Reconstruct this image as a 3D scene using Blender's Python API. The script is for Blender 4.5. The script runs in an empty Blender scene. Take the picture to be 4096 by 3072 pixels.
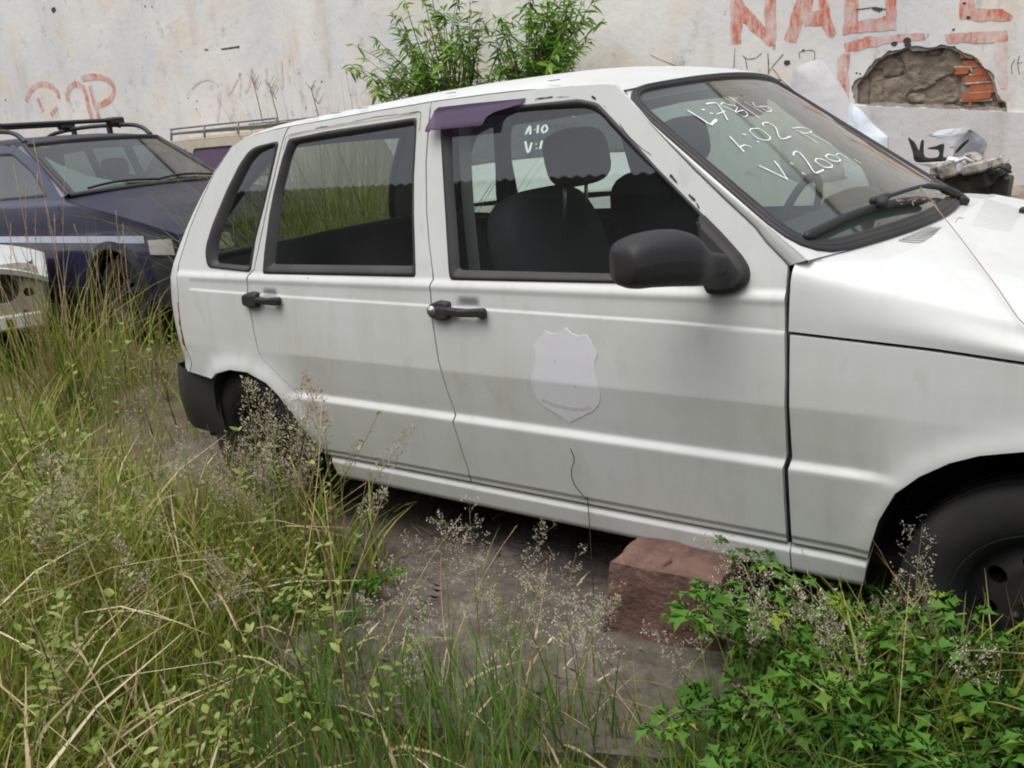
import bpy, math, random
import numpy as np
from mathutils import Vector, Matrix
sc = bpy.context.scene
COL = sc.collection
R_ = random.Random(11)
NP = np.random.RandomState(5)
# ------------------------------------------------------------------ camera
CPOS = np.array([2.557, -2.714, 1.292])
PIT, YAW, ROL = [math.radians(a) for a in (-15.636, -36.628, -5.014)]
FPX = 3698.0
def cam_axes():
    d = np.array([math.sin(YAW)*math.cos(PIT), math.cos(YAW)*math.cos(PIT), math.sin(PIT)])
    r = np.array([math.cos(YAW), -math.sin(YAW), 0.0]); u = np.cross(r, d)
    c, s = math.cos(ROL), math.sin(ROL)
    return c*r+s*u, -s*r+c*u, d
CR, CU, CD = cam_axes()
cam_d = bpy.data.cameras.new('camera'); cam = bpy.data.objects.new('camera', cam_d); COL.objects.link(cam)
cam_d.sensor_width = 36.0; cam_d.lens = FPX/4096*36; cam_d.clip_start = 0.05; cam_d.clip_end = 400
M4 = Matrix(((CR[0], CU[0], -CD[0], CPOS[0]), (CR[1], CU[1], -CD[1], CPOS[1]), (CR[2], CU[2], -CD[2], CPOS[2]), (0, 0, 0, 1)))
cam.matrix_world = M4
sc.camera = cam
# ------------------------------------------------------------------ sky, sun, exposure (bright overcast day)
SUN_EL, SUN_AZ = math.radians(72), math.radians(190)      # azimuth measured clockwise from +y
w = bpy.data.worlds.new('World'); sc.world = w; w.use_nodes = True
nt = w.node_tree; nt.nodes.clear()
sky = nt.nodes.new('ShaderNodeTexSky'); sky.sky_type = 'NISHITA'; sky.sun_disc = False
sky.sun_elevation = SUN_EL; sky.sun_rotation = SUN_AZ; sky.dust_density = 4.0; sky.air_density = 1.0; sky.ozone_density = 1.0
hs = nt.nodes.new('ShaderNodeHueSaturation'); hs.inputs['Saturation'].default_value = 0.36
bg = nt.nodes.new('ShaderNodeBackground'); bg.inputs['Strength'].default_value = 0.15
wo = nt.nodes.new('ShaderNodeOutputWorld')
nt.links.new(sky.outputs[0], hs.inputs['Color']); nt.links.new(hs.outputs[0], bg.inputs[0]); nt.links.new(bg.outputs[0], wo.inputs[0])
sl = bpy.data.lights.new('sun', 'SUN'); sl.energy = 1.1; sl.angle = math.radians(60); sl.color = (1.0, .97, .92)
so = bpy.data.objects.new('sun', sl); COL.objects.link(so)
sdir = Vector((math.sin(SUN_AZ)*math.cos(SUN_EL), math.cos(SUN_AZ)*math.cos(SUN_EL), math.sin(SUN_EL)))
so.rotation_euler = sdir.to_track_quat('Z', 'Y').to_euler(); so.location = (0, 0, 12)
sc.view_settings.view_transform = 'Standard'; sc.view_settings.look = 'None'
sc.view_settings.exposure = 0.56; sc.view_settings.gamma = 1.0; sc.view_settings.use_curve_mapping = False
sc.render.engine = 'CYCLES'
sc.cycles.pixel_filter_type = 'BLACKMAN_HARRIS'; sc.cycles.filter_width = 1.9
sc.cycles.max_bounces = 10; sc.cycles.transparent_max_bounces = 24
# ------------------------------------------------------------------ photo-ray helpers (4096 x 3072 pixels)
def ray(u, v):
    return CR*((u-2048)/FPX) - CU*((v-1536)/FPX) + CD
def at(u, v, ax, val):
    d = ray(u, v); return CPOS + d*((val-CPOS[ax])/d[ax])
def at_depth(u, v, dep): return CPOS + ray(u, v)*dep
def solve(u, v, f, lo, hi, n=60):
    d = ray(u, v); a = lo; fa = f(CPOS+d*a)
    for i in range(1, n+1):
        b = lo+(hi-lo)*i/n; fb = f(CPOS+d*b)
        if fa*fb <= 0:
            for _ in range(40):
                m = (a+b)/2; fm = f(CPOS+d*m)
                if fa*fm <= 0: b = m
                else: a, fa = m, fm
            return CPOS+d*(a+b)/2
        a, fa = b, fb
    return CPOS+d*hi
BASES = {0: (0, 0, 1.58), 1: (660, 360, 2.011), 2: (1700, 250, 2.011), 3: (2400, 200, 2.011), 4: (2996, 500, 2.011), 5: (660, 1100, 2.011),
         6: (1600, 1000, 2.011), 7: (2996, 1200, 2.011), 8: (2300, 850, 2.765), 9: (2900, 0, 1.8495), 10: (0, 400, 1.8435), 11: (1300, 0, 1.58), 12: (0, 0, 1.0)}
def Q(n, pts):
    bx, by, s = BASES[n]
    return [(bx+x/s, by+y/s) for x, y in pts]
# ------------------------------------------------------------------ objects
def tag(o, label=None, cat=None, group=None, kind=None):
    if label: o['label'] = label
    if cat: o['category'] = cat
    if group: o['group'] = group
    if kind: o['kind'] = kind
    return o
def thing(name, label, cat, loc=(0, 0, 0), rz=0, group=None):
    o = bpy.data.objects.new(name, None); COL.objects.link(o)
    o.location = loc; o.rotation_euler = (0, 0, rz); o.empty_display_size = .1
    return tag(o, label, cat, group)
def link(name, me, mat, parent=None, keep=True):
    o = bpy.data.objects.new(name, me); COL.objects.link(o)
    if mat is not None and not me.materials: me.materials.append(mat)
    if parent is not None:
        o.parent = parent
        if keep:
            chain = []; p = parent
            while p is not None: chain.append(p); p = p.parent
            m = Matrix.Identity(4)
            for p in reversed(chain): m = m @ p.matrix_parent_inverse @ p.matrix_basis
            o.matrix_parent_inverse = m.inverted()
    return o
class MB:
    def __init__(s): s.v = []; s.f = []; s.n = []; s.sm = []; s.cust = False
    def add(s, verts, faces, normals=None, smooth=True):
        b = len(s.v)
        s.v.extend([tuple(map(float, p)) for p in verts])
        if normals is None: s.n.extend([(0, 0, 0)]*len(verts))
        else: s.n.extend([tuple(map(float, p)) for p in normals]); s.cust = True
        for f in faces: s.f.append(tuple(b+i for i in f)); s.sm.append(smooth)
        return s
    def xf(s, fn):
        s.v = [tuple(fn(p)) for p in s.v]; return s
    def mesh(s, name):
        me = bpy.data.meshes.new(name); me.from_pydata(s.v, [], s.f); me.update()
        me.polygons.foreach_set('use_smooth', s.sm)
        if s.cust:
            me.normals_split_custom_set_from_vertices(s.n)
        return me
    def obj(s, name, mat, parent=None, label=None, kind=None, keep=True):
        o = link(name, s.mesh(name), mat, parent, keep)
        return tag(o, label, None, None, kind)
    # primitives
    def box(s, c, size, rot=None, bev=0.0):
        x, y, z = [a/2 for a in size]
        if bev <= 0:
            vs = [(i*x, j*y, k*z) for i in (-1, 1) for j in (-1, 1) for k in (-1, 1)]
            fs = [(0, 1, 3, 2), (4, 6, 7, 5), (0, 4, 5, 1), (2, 3, 7, 6), (0, 2, 6, 4), (1, 5, 7, 3)]
        else:
            b = min(bev, x*.9, y*.9, z*.9); vs = []; ix = {}
            for i in (-1, 1):
                for j in (-1, 1):
                    for k in (-1, 1):
                        for a in range(3):
                            p = [i*x, j*y, k*z]
                            for q, sg, h in ((0, i, x), (1, j, y), (2, k, z)):
                                if q != a: p[q] = sg*(h-b)
                            ix[(i, j, k, a)] = len(vs); vs.append(tuple(p))
            fs = []
            for a in range(3):
                o1, o2 = [(1, 2), (2, 0), (0, 1)][a]
                for sg in (-1, 1):
                    q = []
                    for m, n in ((-1, -1), (1, -1), (1, 1), (-1, 1)):
                        t = [0, 0, 0]; t[a] = sg; t[o1] = m; t[o2] = n; q.append(ix[(t[0], t[1], t[2], a)])
                    fs.append(tuple(q if sg > 0 else q[::-1]))
            for a in range(3):
                o1, o2 = [(1, 2), (2, 0), (0, 1)][a]
                for m in (-1, 1):
                    for n in (-1, 1):
                        t0 = [0, 0, 0]; t0[a] = -1; t0[o1] = m; t0[o2] = n; t1 = list(t0); t1[a] = 1
                        q = [ix[(*t0, o1)], ix[(*t1, o1)], ix[(*t1, o2)], ix[(*t0, o2)]]
                        fs.append(tuple(q if m*n > 0 else q[::-1]))
            for i in (-1, 1):
                for j in (-1, 1):
                    for k in (-1, 1):
                        q = [ix[(i, j, k, 0)], ix[(i, j, k, 1)], ix[(i, j, k, 2)]]
                        fs.append(tuple(q if i*j*k > 0 else q[::-1]))
        m = rot if rot is not None else Matrix.Identity(3)
        vs = [tuple(m @ Vector(p) + Vector(c)) for p in vs]
        return s.add(vs, fs, smooth=False)
    def sbox(s, c, size, e=.35, n=14, rot=None):
        # superellipsoid: a soft rounded box
        m = rot if rot is not None else Matrix.Identity(3)
        def pw(a): return math.copysign(abs(a)**e, a)
        vs = []; fs = []; N2 = 2*n
        for i in range(n+1):
            ph = -math.pi/2+math.pi*i/n
            for j in range(N2):
                th = 2*math.pi*j/N2
                p = Vector((size[0]/2*pw(math.cos(ph))*pw(math.cos(th)), size[1]/2*pw(math.cos(ph))*pw(math.sin(th)), size[2]/2*pw(math.sin(ph))))
                vs.append(tuple(m @ p + Vector(c)))
        for i in range(n):
            for j in range(N2):
                k = (j+1) % N2
                fs.append((i*N2+j, i*N2+k, (i+1)*N2+k, (i+1)*N2+j))
        return s.add(vs, fs)
    def tube(s, pts, rad, n=6, cap=True):
        pts = [Vector(p) for p in pts]; L = len(pts)
        if not hasattr(rad, '__len__'): rad = [rad]*L
        vs = []; fs = []; t0 = (pts[1]-pts[0]).normalized()
        a = t0.orthogonal().normalized()
        for i, p in enumerate(pts):
            t = (pts[min(i+1, L-1)]-pts[max(i-1, 0)])
            t = t.normalized() if t.length > 1e-9 else t0
            a = (a - t*a.dot(t))
            a = a.normalized() if a.length > 1e-6 else t.orthogonal().normalized()
            b = t.cross(a)
            for k in range(n):
                an = 2*math.pi*k/n
                vs.append(tuple(p+(a*math.cos(an)+b*math.sin(an))*rad[i]))
        for i in range(L-1):
            for k in range(n):
                q = (k+1) % n
                fs.append((i*n+k, i*n+q, (i+1)*n+q, (i+1)*n+k))
        if cap and n > 2:
            fs.append(tuple(range(n))[::-1]); fs.append(tuple((L-1)*n+k for k in range(n)))
        return s.add(vs, fs)
    def grid(s, fn, nu, nv, flip=False, smooth=True):
        vs = [fn(i/nu, j/nv) for i in range(nu+1) for j in range(nv+1)]
        fs = []
        for i in range(nu):
            for j in range(nv):
                a = i*(nv+1)+j; q = (a, a+1, a+nv+2, a+nv+1)
                fs.append(q[::-1] if flip else q)
        return s.add(vs, fs, smooth=smooth)
    def lathe_y(s, prof, c=(0, 0, 0), n=48):
        # prof: list of (radius, y); axis along y
        vs = []; fs = []; L = len(prof)
        for k in range(n):
            a = 2*math.pi*k/n
            for r, y in prof: vs.append((c[0]+r*math.cos(a), c[1]+y, c[2]+r*math.sin(a)))
        for k in range(n):
            q = (k+1) % n
            for i in range(L-1): fs.append((k*L+i, k*L+i+1, q*L+i+1, q*L+i))
        return s.add(vs, fs)
    def ribbon(s, pts, nrm, width):
        pts = [Vector(p) for p in pts]; L = len(pts); vs = []
        if not hasattr(width, '__len__'): width = [width]*L
        for i, p in enumerate(pts):
            t = (pts[min(i+1, L-1)]-pts[max(i-1, 0)]).normalized()
            nn = Vector(nrm[i] if hasattr(nrm[0], '__len__') else nrm)
            sd = t.cross(nn).normalized()*width[i]/2
            vs += [tuple(p-sd), tuple(p+sd)]
        return s.add(vs, [(2*i, 2*i+1, 2*i+3, 2*i+2) for i in range(L-1)])
def smooth_line(pts, n=4):
    # Catmull-Rom through the points
    P = [np.array(p, float) for p in pts]
    if len(P) < 3: return [tuple(P[0]+(P[-1]-P[0])*k/n) for k in range(n+1)]
    out = []
    for i in range(len(P)-1):
        a = P[max(i-1, 0)]; b = P[i]; c = P[i+1]; d = P[min(i+2, len(P)-1)]
        for k in range(n):
            t = k/n
            out.append(tuple(.5*((2*b)+(c-a)*t+(2*a-5*b+4*c-d)*t*t+(3*b-a-3*c+d)*t**3)))
    out.append(tuple(P[-1])); return out
def round_poly(poly, r, n=5):
    out = []; L = len(poly)
    for i in range(L):
        p0 = np.array(poly[i-1], float); p = np.array(poly[i], float); p1 = np.array(poly[(i+1) % L], float)
        a = p0-p; b = p1-p; la = np.linalg.norm(a); lb = np.linalg.norm(b)
        if la < 1e-9 or lb < 1e-9: out.append(tuple(p)); continue
        d = min(r, la*.45, lb*.45); A = p+a/la*d; B = p+b/lb*d
        for k in range(n+1):
            t = k/n; out.append(tuple((1-t)**2*A+2*t*(1-t)*p+t*t*B))
    return out
def area(poly): return sum(poly[i-1][0]*poly[i][1]-poly[i][0]*poly[i-1][1] for i in range(len(poly)))/2
def inset(poly, d):
    # move the outline inwards by d
    if area(poly) < 0: poly = poly[::-1]
    P = [np.array(p, float) for p in poly]
    Pd = [P[0]]
    for p in P[1:]:
        if np.linalg.norm(p-Pd[-1]) > 1e-5: Pd.append(p)
    if np.linalg.norm(Pd[0]-Pd[-1]) < 1e-5: Pd.pop()
    P = Pd; L = len(P); out = []
    for i in range(L):
        e0 = P[i]-P[i-1]; e1 = P[(i+1) % L]-P[i]
        n0 = np.array([-e0[1], e0[0]])/np.linalg.norm(e0); n1 = np.array([-e1[1], e1[0]])/np.linalg.norm(e1)
        m = n0+n1; k = m.dot(m)
        if k < .25: m = n0; out.append(tuple(P[i]+m*d)); continue
        out.append(tuple(P[i]+m*(2*d/k)))
    return out
def resample(poly, step, closed=True):
    P = [np.array(p, float) for p in poly]; out = []
    L = len(P)
    for i in range(L if closed else L-1):
        a = P[i]; b = P[(i+1) % L]; n = max(1, int(math.ceil(np.linalg.norm(b-a)/step)))
        for k in range(n): out.append(tuple(a+(b-a)*k/n))
    if not closed: out.append(tuple(P[-1]))
    return out
def bands(polys, dz=.012, extra=()):
    """horizontal slices of a polygon set (even-odd): yields z0,z1,[(xl0,xl1,xr0,xr1)]"""
    polys = [[(float(x), round(float(z), 5)) for x, z in p] for p in polys]
    zs = set(z for p in polys for _, z in p)
    lo, hi = min(zs), max(zs)
    k = math.floor(lo/dz)+1
    while k*dz < hi: zs.add(round(k*dz, 5)); k += 1
    for e in extra:
        if lo < e < hi: zs.add(round(e, 5))
    zs = sorted(zs); edges = []
    for p in polys:
        for i in range(len(p)):
            a, b = p[i-1], p[i]
            if a[1] == b[1]: continue
            if a[1] > b[1]: a, b = b, a
            edges.append((a, b))
    for z0, z1 in zip(zs, zs[1:]):
        if z1-z0 < 1.5e-5: continue
        zm = (z0+z1)/2; row = []
        for a, b in edges:
            if a[1] <= zm < b[1]:
                g = (b[0]-a[0])/(b[1]-a[1])
                row.append((a[0]+g*(zm-a[1]), a[0]+g*(z0-a[1]), a[0]+g*(z1-a[1])))
        row.sort()
        yield z0, z1, [(row[i][1], row[i][2], row[i+1][1], row[i+1][2]) for i in range(0, len(row)-1, 2)]
def panel(mb, polys, Yf, side=-1, dz=.012, dx=.02, depth=.014, off=0.0, extra=(), skirt=True, smooth=True):
    """skin over a polygon set in (x, z) on the surface y = side*Y(x,z), with folded-in edges"""
    X = []; Z = []; idx = {}; fs = []
    def vid(x, z):
        k = (round(x*1e5), round(z*1e5))
        if k not in idx: idx[k] = len(X); X.append(x); Z.append(z)
        return idx[k]
    for z0, z1, row in bands(polys, dz, extra):
        for a0, a1, b0, b1 in row:
            n = max(1, int(math.ceil(max(b0-a0, b1-a1)/dx)))
            for k in range(n):
                t, u = k/n, (k+1)/n
                q = [vid(a0+(b0-a0)*t, z0), vid(a0+(b0-a0)*u, z0), vid(a1+(b1-a1)*u, z1), vid(a1+(b1-a1)*t, z1)]
                q2 = []
                for i in q:
                    if i not in q2: q2.append(i)
                if len(q2) > 2: fs.append(tuple(q2 if side < 0 else q2[::-1]))
    X = np.array(X); Z = np.array(Z); h = .002
    Y = Yf(X, Z)+off
    yx = (Yf(X+h, Z)-Yf(X-h, Z))/(2*h); yz = (Yf(X, Z+h)-Yf(X, Z-h))/(2*h)
    N = np.stack([-yx, np.full_like(X, side), -yz], 1); N /= np.linalg.norm(N, axis=1)[:, None]
    mb.add(np.stack([X, side*Y, Z], 1), fs, N if smooth else None, smooth)
    if skirt:
        for p in polys:
            rp = resample(p, .03); x = np.array([a for a, _ in rp]); z = np.array([b for _, b in rp])
            y = Yf(x, z)+off; L = len(rp)
            vs = list(zip(x, side*y, z))+list(zip(x, side*(y-depth), z))
            mb.add(vs, [(i, (i+1) % L, L+(i+1) % L, L+i) for i in range(L)], smooth=False)
    return mb
def pad(mb, poly, Yf, side=-1, h=.01, bev=.003, base=-.004, dz=.01, dx=.01):
    """raised rounded pad on the side surface"""
    if area(poly) < 0: poly = poly[::-1]
    poly = resample(poly, .012); rings = []
    for ins, o in ((0, base), (0, h-bev), (bev*.3, h-bev*.3), (bev, h)):
        p = inset(poly, ins) if ins else poly
        rings.append((p, o))
    L0 = min(len(r[0]) for r in rings)
    if all(len(r[0]) == L0 for r in rings):
        vs = []
        for p, o in rings:
            x = np.array([a for a, _ in p]); z = np.array([b for _, b in p]); y = Yf(x, z)+o
            vs += list(zip(x, side*y, z))
        fs = []
        for k in range(len(rings)-1):
            for i in range(L0):
                j = (i+1) % L0; q = (k*L0+i, k*L0+j, (k+1)*L0+j, (k+1)*L0+i)
                fs.append(q if side < 0 else q[::-1])
        mb.add(vs, fs)
    panel(mb, [rings[-1][0]], Yf, side, dz, dx, off=h, skirt=(len(rings[-1][0]) != L0), depth=h-base)
    return mb
def nearest_on(poly, p):
    best = None
    for i in range(len(poly)):
        a = np.array(poly[i-1]); b = np.array(poly[i]); e = b-a; l2 = e.dot(e)
        t = 0 if l2 < 1e-12 else min(1, max(0, (p-a).dot(e)/l2)); q = a+e*t; d = np.linalg.norm(q-p)
        if best is None or d < best[0]: best = (d, q)
    return best[1]
def seal_ring(mb, outer, inner, Yf, side=-1, prof=((0, -.004), (.05, .003), (.35, .004), (.6, 0), (.8, -.005), (1, -.012))):
    """rubber seal lofted between the opening and the glass line"""
    if area(outer) < 0: outer = outer[::-1]
    O = resample(outer, .012); L = len(O); I = [nearest_on(inner, np.array(p)) for p in O]
    vs = []; K = len(prof)
    for t, o in prof:
        x = np.array([p[0]+(q[0]-p[0])*t for p, q in zip(O, I)]); z = np.array([p[1]+(q[1]-p[1])*t for p, q in zip(O, I)])
        vs += list(zip(x, side*(Yf(x, z)+o), z))
    fs = []
    for k in range(K-1):
        for i in range(L):
            j = (i+1) % L; q = (k*L+i, k*L+j, (k+1)*L+j, (k+1)*L+i)
            fs.append(q if side < 0 else q[::-1])
    return mb.add(vs, fs)
def poly_dist(X, Z, line):
    """distance from points to a polyline"""
    D = np.full(X.shape, 9.0)
    for (ax, az), (bx, bz) in zip(line, line[1:]):
        ex, ez = bx-ax, bz-az; l2 = ex*ex+ez*ez+1e-12
        t = np.clip(((X-ax)*ex+(Z-az)*ez)/l2, 0, 1)
        D = np.minimum(D, np.hypot(X-ax-ex*t, Z-az-ez*t))
    return D
def sstep(x, a, b):
    t = np.clip((x-a)/(b-a), 0, 1); return t*t*(3-2*t)
# cheap value noise for python-side displacement
_perm = NP.rand(64, 64, 64)
def vnoise(x, y, z=0.0):
    x = np.asarray(x, float); y = np.asarray(y, float); z = np.asarray(z, float)+x*0
    xi = np.floor(x).astype(int); yi = np.floor(y).astype(int); zi = np.floor(z).astype(int)
    fx, fy, fz = x-xi, y-yi, z-zi
    fx = fx*fx*(3-2*fx); fy = fy*fy*(3-2*fy); fz = fz*fz*(3-2*fz)
    g = lambda a, b, c: _perm[(xi+a) % 64, (yi+b) % 64, (zi+c) % 64]
    c = 0
    for a in (0, 1):
        for b in (0, 1):
            for d in (0, 1):
                c = c + g(a, b, d)*(fx if a else 1-fx)*(fy if b else 1-fy)*(fz if d else 1-fz)
    return c-.5
def fbm(x, y, z=0.0, o=4):
    s = 0; a = 1; 
    for k in range(o): s = s+a*vnoise(np.asarray(x)*2**k+k*7.3, np.asarray(y)*2**k+k*3.1, np.asarray(z)*2**k); a *= .5
    return s
# ------------------------------------------------------------------ materials
MATS = {}
def mk(name, col, rough=.5, metal=0.0, var=None, var2=None, bump=None, coat=0.0, spec=.5, coords='Object', stretch=(1, 1, 1), sub=0.0, var3=None):
    """principled material with up to two noise-driven colour variations and a bump"""
    m = bpy.data.materials.new(name); m.use_nodes = True; t = m.node_tree; N = t.nodes; b = N['Principled BSDF']
    b.inputs['Roughness'].default_value = rough; b.inputs['Metallic'].default_value = metal
    b.inputs['Specular IOR Level'].default_value = spec
    if coat: b.inputs['Coat Weight'].default_value = coat; b.inputs['Coat Roughness'].default_value = .06
    tc = N.new('ShaderNodeTexCoord'); mp = N.new('ShaderNodeMapping'); mp.inputs['Scale'].default_value = stretch
    t.links.new(tc.outputs[coords], mp.inputs[0])
    cur = None
    rgb = N.new('ShaderNodeRGB'); rgb.outputs[0].default_value = (*col, 1); cur = rgb.outputs[0]
    for vi, vv in enumerate((var, var2, var3)):
        if not vv: continue
        if vi == 2:
            mp3 = N.new('ShaderNodeMapping'); mp3.inputs['Scale'].default_value = (1, 1, .12); t.links.new(tc.outputs[coords], mp3.inputs[0])
        c2, scale, lo, hi = vv[:4]
        nz = N.new('ShaderNodeTexNoise'); nz.inputs['Scale'].default_value = scale; nz.inputs['Detail'].default_value = 7; nz.inputs['Roughness'].default_value = .62
        t.links.new((mp3 if vi == 2 else mp).outputs[0], nz.inputs['Vector'])
        mr = N.new('ShaderNodeMapRange'); mr.inputs[1].default_value = lo; mr.inputs[2].default_value = hi
        if len(vv) > 4: mr.inputs[4].default_value = vv[4]
        t.links.new(nz.outputs[0], mr.inputs[0])
        mx = N.new('ShaderNodeMix'); mx.data_type = 'RGBA'
        t.links.new(mr.outputs[0], mx.inputs[0]); t.links.new(cur, mx.inputs[6]); mx.inputs[7].default_value = (*c2, 1)
        cur = mx.outputs[2]
    t.links.new(cur, b.inputs['Base Color'])
    if bump:
        nz = N.new('ShaderNodeTexNoise'); nz.inputs['Scale'].default_value = bump[0]; nz.inputs['Detail'].default_value = 6
        t.links.new(mp.outputs[0], nz.inputs['Vector'])
        bp = N.new('ShaderNodeBump'); bp.inputs['Strength'].default_value = bump[1]; bp.inputs['Distance'].default_value = bump[2] if len(bump) > 2 else .01
        t.links.new(nz.outputs[0], bp.inputs['Height']); t.links.new(bp.outputs[0], b.inputs['Normal'])
    MATS[name] = m
    return m
def glass(name, tint, refl=1.0, haze=0.0, hazecol=(.6, .62, .6), f0=.045):
    """thin car glass: tinted see-through plus a Fresnel reflection and a little dust"""
    m = bpy.data.materials.new(name); m.use_nodes = True; t = m.node_tree; N = t.nodes; N.clear()
    out = N.new('ShaderNodeOutputMaterial'); tr = N.new('ShaderNodeBsdfTransparent'); tr.inputs[0].default_value = (*tint, 1)
    gl = N.new('ShaderNodeBsdfGlossy'); gl.inputs['Roughness'].default_value = .015; gl.inputs[0].default_value = (refl, refl, refl, 1)
    lw = N.new('ShaderNodeLayerWeight'); lw.inputs[0].default_value = .5
    pw = N.new('ShaderNodeMath'); pw.operation = 'POWER'; pw.inputs[1].default_value = 4.2; t.links.new(lw.outputs['Facing'], pw.inputs[0])
    ma = N.new('ShaderNodeMath'); ma.operation = 'MULTIPLY_ADD'; ma.inputs[1].default_value = 1-2*f0; ma.inputs[2].default_value = 2*f0; t.links.new(pw.outputs[0], ma.inputs[0])
    mx = N.new('ShaderNodeMixShader'); t.links.new(ma.outputs[0], mx.inputs[0]); t.links.new(tr.outputs[0], mx.inputs[1]); t.links.new(gl.outputs[0], mx.inputs[2])
    cur = mx.outputs[0]
    if haze > 0:
        df = N.new('ShaderNodeBsdfDiffuse'); df.inputs[0].default_value = (*hazecol, 1)
        tc = N.new('ShaderNodeTexCoord'); nz = N.new('ShaderNodeTexNoise'); nz.inputs['Scale'].default_value = 2.5; nz.inputs['Detail'].default_value = 8
        t.links.new(tc.outputs['Object'], nz.inputs['Vector'])
        mr = N.new('ShaderNodeMapRange'); mr.inputs[1].default_value = .3; mr.inputs[2].default_value = .75; mr.inputs[3].default_value = haze*.35; mr.inputs[4].default_value = haze*1.5
        t.links.new(nz.outputs[0], mr.inputs[0])
        m2 = N.new('ShaderNodeMixShader'); t.links.new(mr.outputs[0], m2.inputs[0]); t.links.new(cur, m2.inputs[1]); t.links.new(df.outputs[0], m2.inputs[2])
        cur = m2.outputs[0]
    t.links.new(cur, out.inputs[0]); MATS[name] = m; return m
def tinted(name, ramp, rough=.6, trans=0.25):
    """leaf / blade material: colour picked per blade from the 'tint' attribute, some light passes through"""
    m = bpy.data.materials.new(name); m.use_nodes = True; t = m.node_tree; N = t.nodes; b = N['Principled BSDF']
    b.inputs['Roughness'].default_value = rough; b.inputs['Specular IOR Level'].default_value = .16
    at_ = N.new('ShaderNodeAttribute'); at_.attribute_name = 'tint'
    cr = N.new('ShaderNodeValToRGB'); cr.color_ramp.interpolation = 'LINEAR'
    while len(cr.color_ramp.elements) < len(ramp): cr.color_ramp.elements.new(.5)
    for e, (p, c) in zip(cr.color_ramp.elements, ramp): e.position = p; e.color = (*c, 1)
    t.links.new(at_.outputs['Fac'], cr.inputs[0]); t.links.new(cr.outputs[0], b.inputs['Base Color'])
    tl = N.new('ShaderNodeBsdfTranslucent'); t.links.new(cr.outputs[0], tl.inputs[0])
    mx = N.new('ShaderNodeMixShader'); mx.inputs[0].default_value = trans
    t.links.new(b.outputs[0], mx.inputs[1]); t.links.new(tl.outputs[0], mx.inputs[2])
    t.links.new(mx.outputs[0], N['Material Output'].inputs[0]); MATS[name] = m; return m
WHITE = mk('white_paint', (.60, .615, .60), .38, var=((.50, .505, .45), 2.6, .44, .74, .62), var2=((.40, .395, .34), 15, .56, .80, .42), bump=(2.2, .10, .03), coat=.10, stretch=(1, 1, .55), var3=((.42, .41, .35), 13, .52, .78, .28))
CLEAN = mk('decal_white', (.665, .665, .70), .5, var=((.60, .60, .61), 14, .55, .8, .5))
RUBBER = mk('black_rubber', (.022, .020, .021), .6, var=((.045, .04, .038), 6, .45, .8))
PLAST = mk('dark_plastic', (.028, .027, .029), .55, var=((.045, .042, .04), 5, .4, .8), bump=(900, .12, .001), spec=.28)
BLACK = mk('black_part', (.012, .012, .012), .6)
INNER = mk('inner_trim', (.016, .016, .016), .85)
CLOTH = mk('seat_cloth', (.024, .025, .030), .9)
LINER = mk('headliner', (.42, .40, .36), .9)
TYRE = mk('tyre', (.013, .0125, .012), .8, var=((.032, .028, .023), 9, .45, .75), bump=(60, .2, .002))
STEEL = mk('rusty_wheel', (.016, .016, .017), .65, metal=.1, var=((.034, .016, .009), 8, .46, .62))
GLASS = glass('side_glass', (.68, .75, .71), 1.0, .016, f0=.04)
GLASS_DARK = glass('dark_glass', (.38, .42, .42), 1.0, .06)
BGLASS = glass('dull_windscreen_glass', (.36, .44, .39), 1.0, .04, (.42, .44, .38))
WGLASS = glass('windscreen_glass', (.60, .73, .65), 1.0, .06, (.52, .52, .44))
CHIP = mk('bare_adhesive', (.035, .034, .033), .8)
PRIMER = mk('lip_primer', (.52, .44, .36), .6)
# ================================================================== the white hatchback
_PZ = np.array([(.10, .70), (.19, .700), (.203, .726), (.215, .734), (.262, .742), (.272, .734), (.280, .733), (.282, .7415), (.300, .7415), (.304, .7465), (.40, .759), (.478, .7685), (.54, .7700),
      (.630, .7695), (.637, .769), (.70, .7645), (.77, .758), (.82, .7525), (.86, .747), (.872, .7445), (.880, .7395), (.887, .7335), (.893, .7305), (.979, .7050), (1.36, .594), (1.50, .553)])
ARCH_F = [(2.030, .19), (2.036, .224), (2.046, .272), (2.056, .318), (2.075, .389), (2.11, .463), (2.157, .51), (2.214, .549), (2.269, .573), (2.343, .591), (2.40, .596)]
ARCH_F = ARCH_F + [(4.80-x, z) for x, z in ARCH_F[-2::-1]]
ARCH_R = [(-.235, .30), (-.228, .40), (-.205, .485), (-.166, .535), (-.087, .555), (.006, .554), (.096, .525), (.149, .486), (.198, .426), (.266, .316), (.299, .245), (.335, .185)]
def zcrease(x): return np.interp(x, [-.28, .24, .83, 1.59, 1.86, 2.17, 2.33, 3.0], [.829, .821, .817, .809, .800, .782, .767, .70])
POCKETS = []
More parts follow.
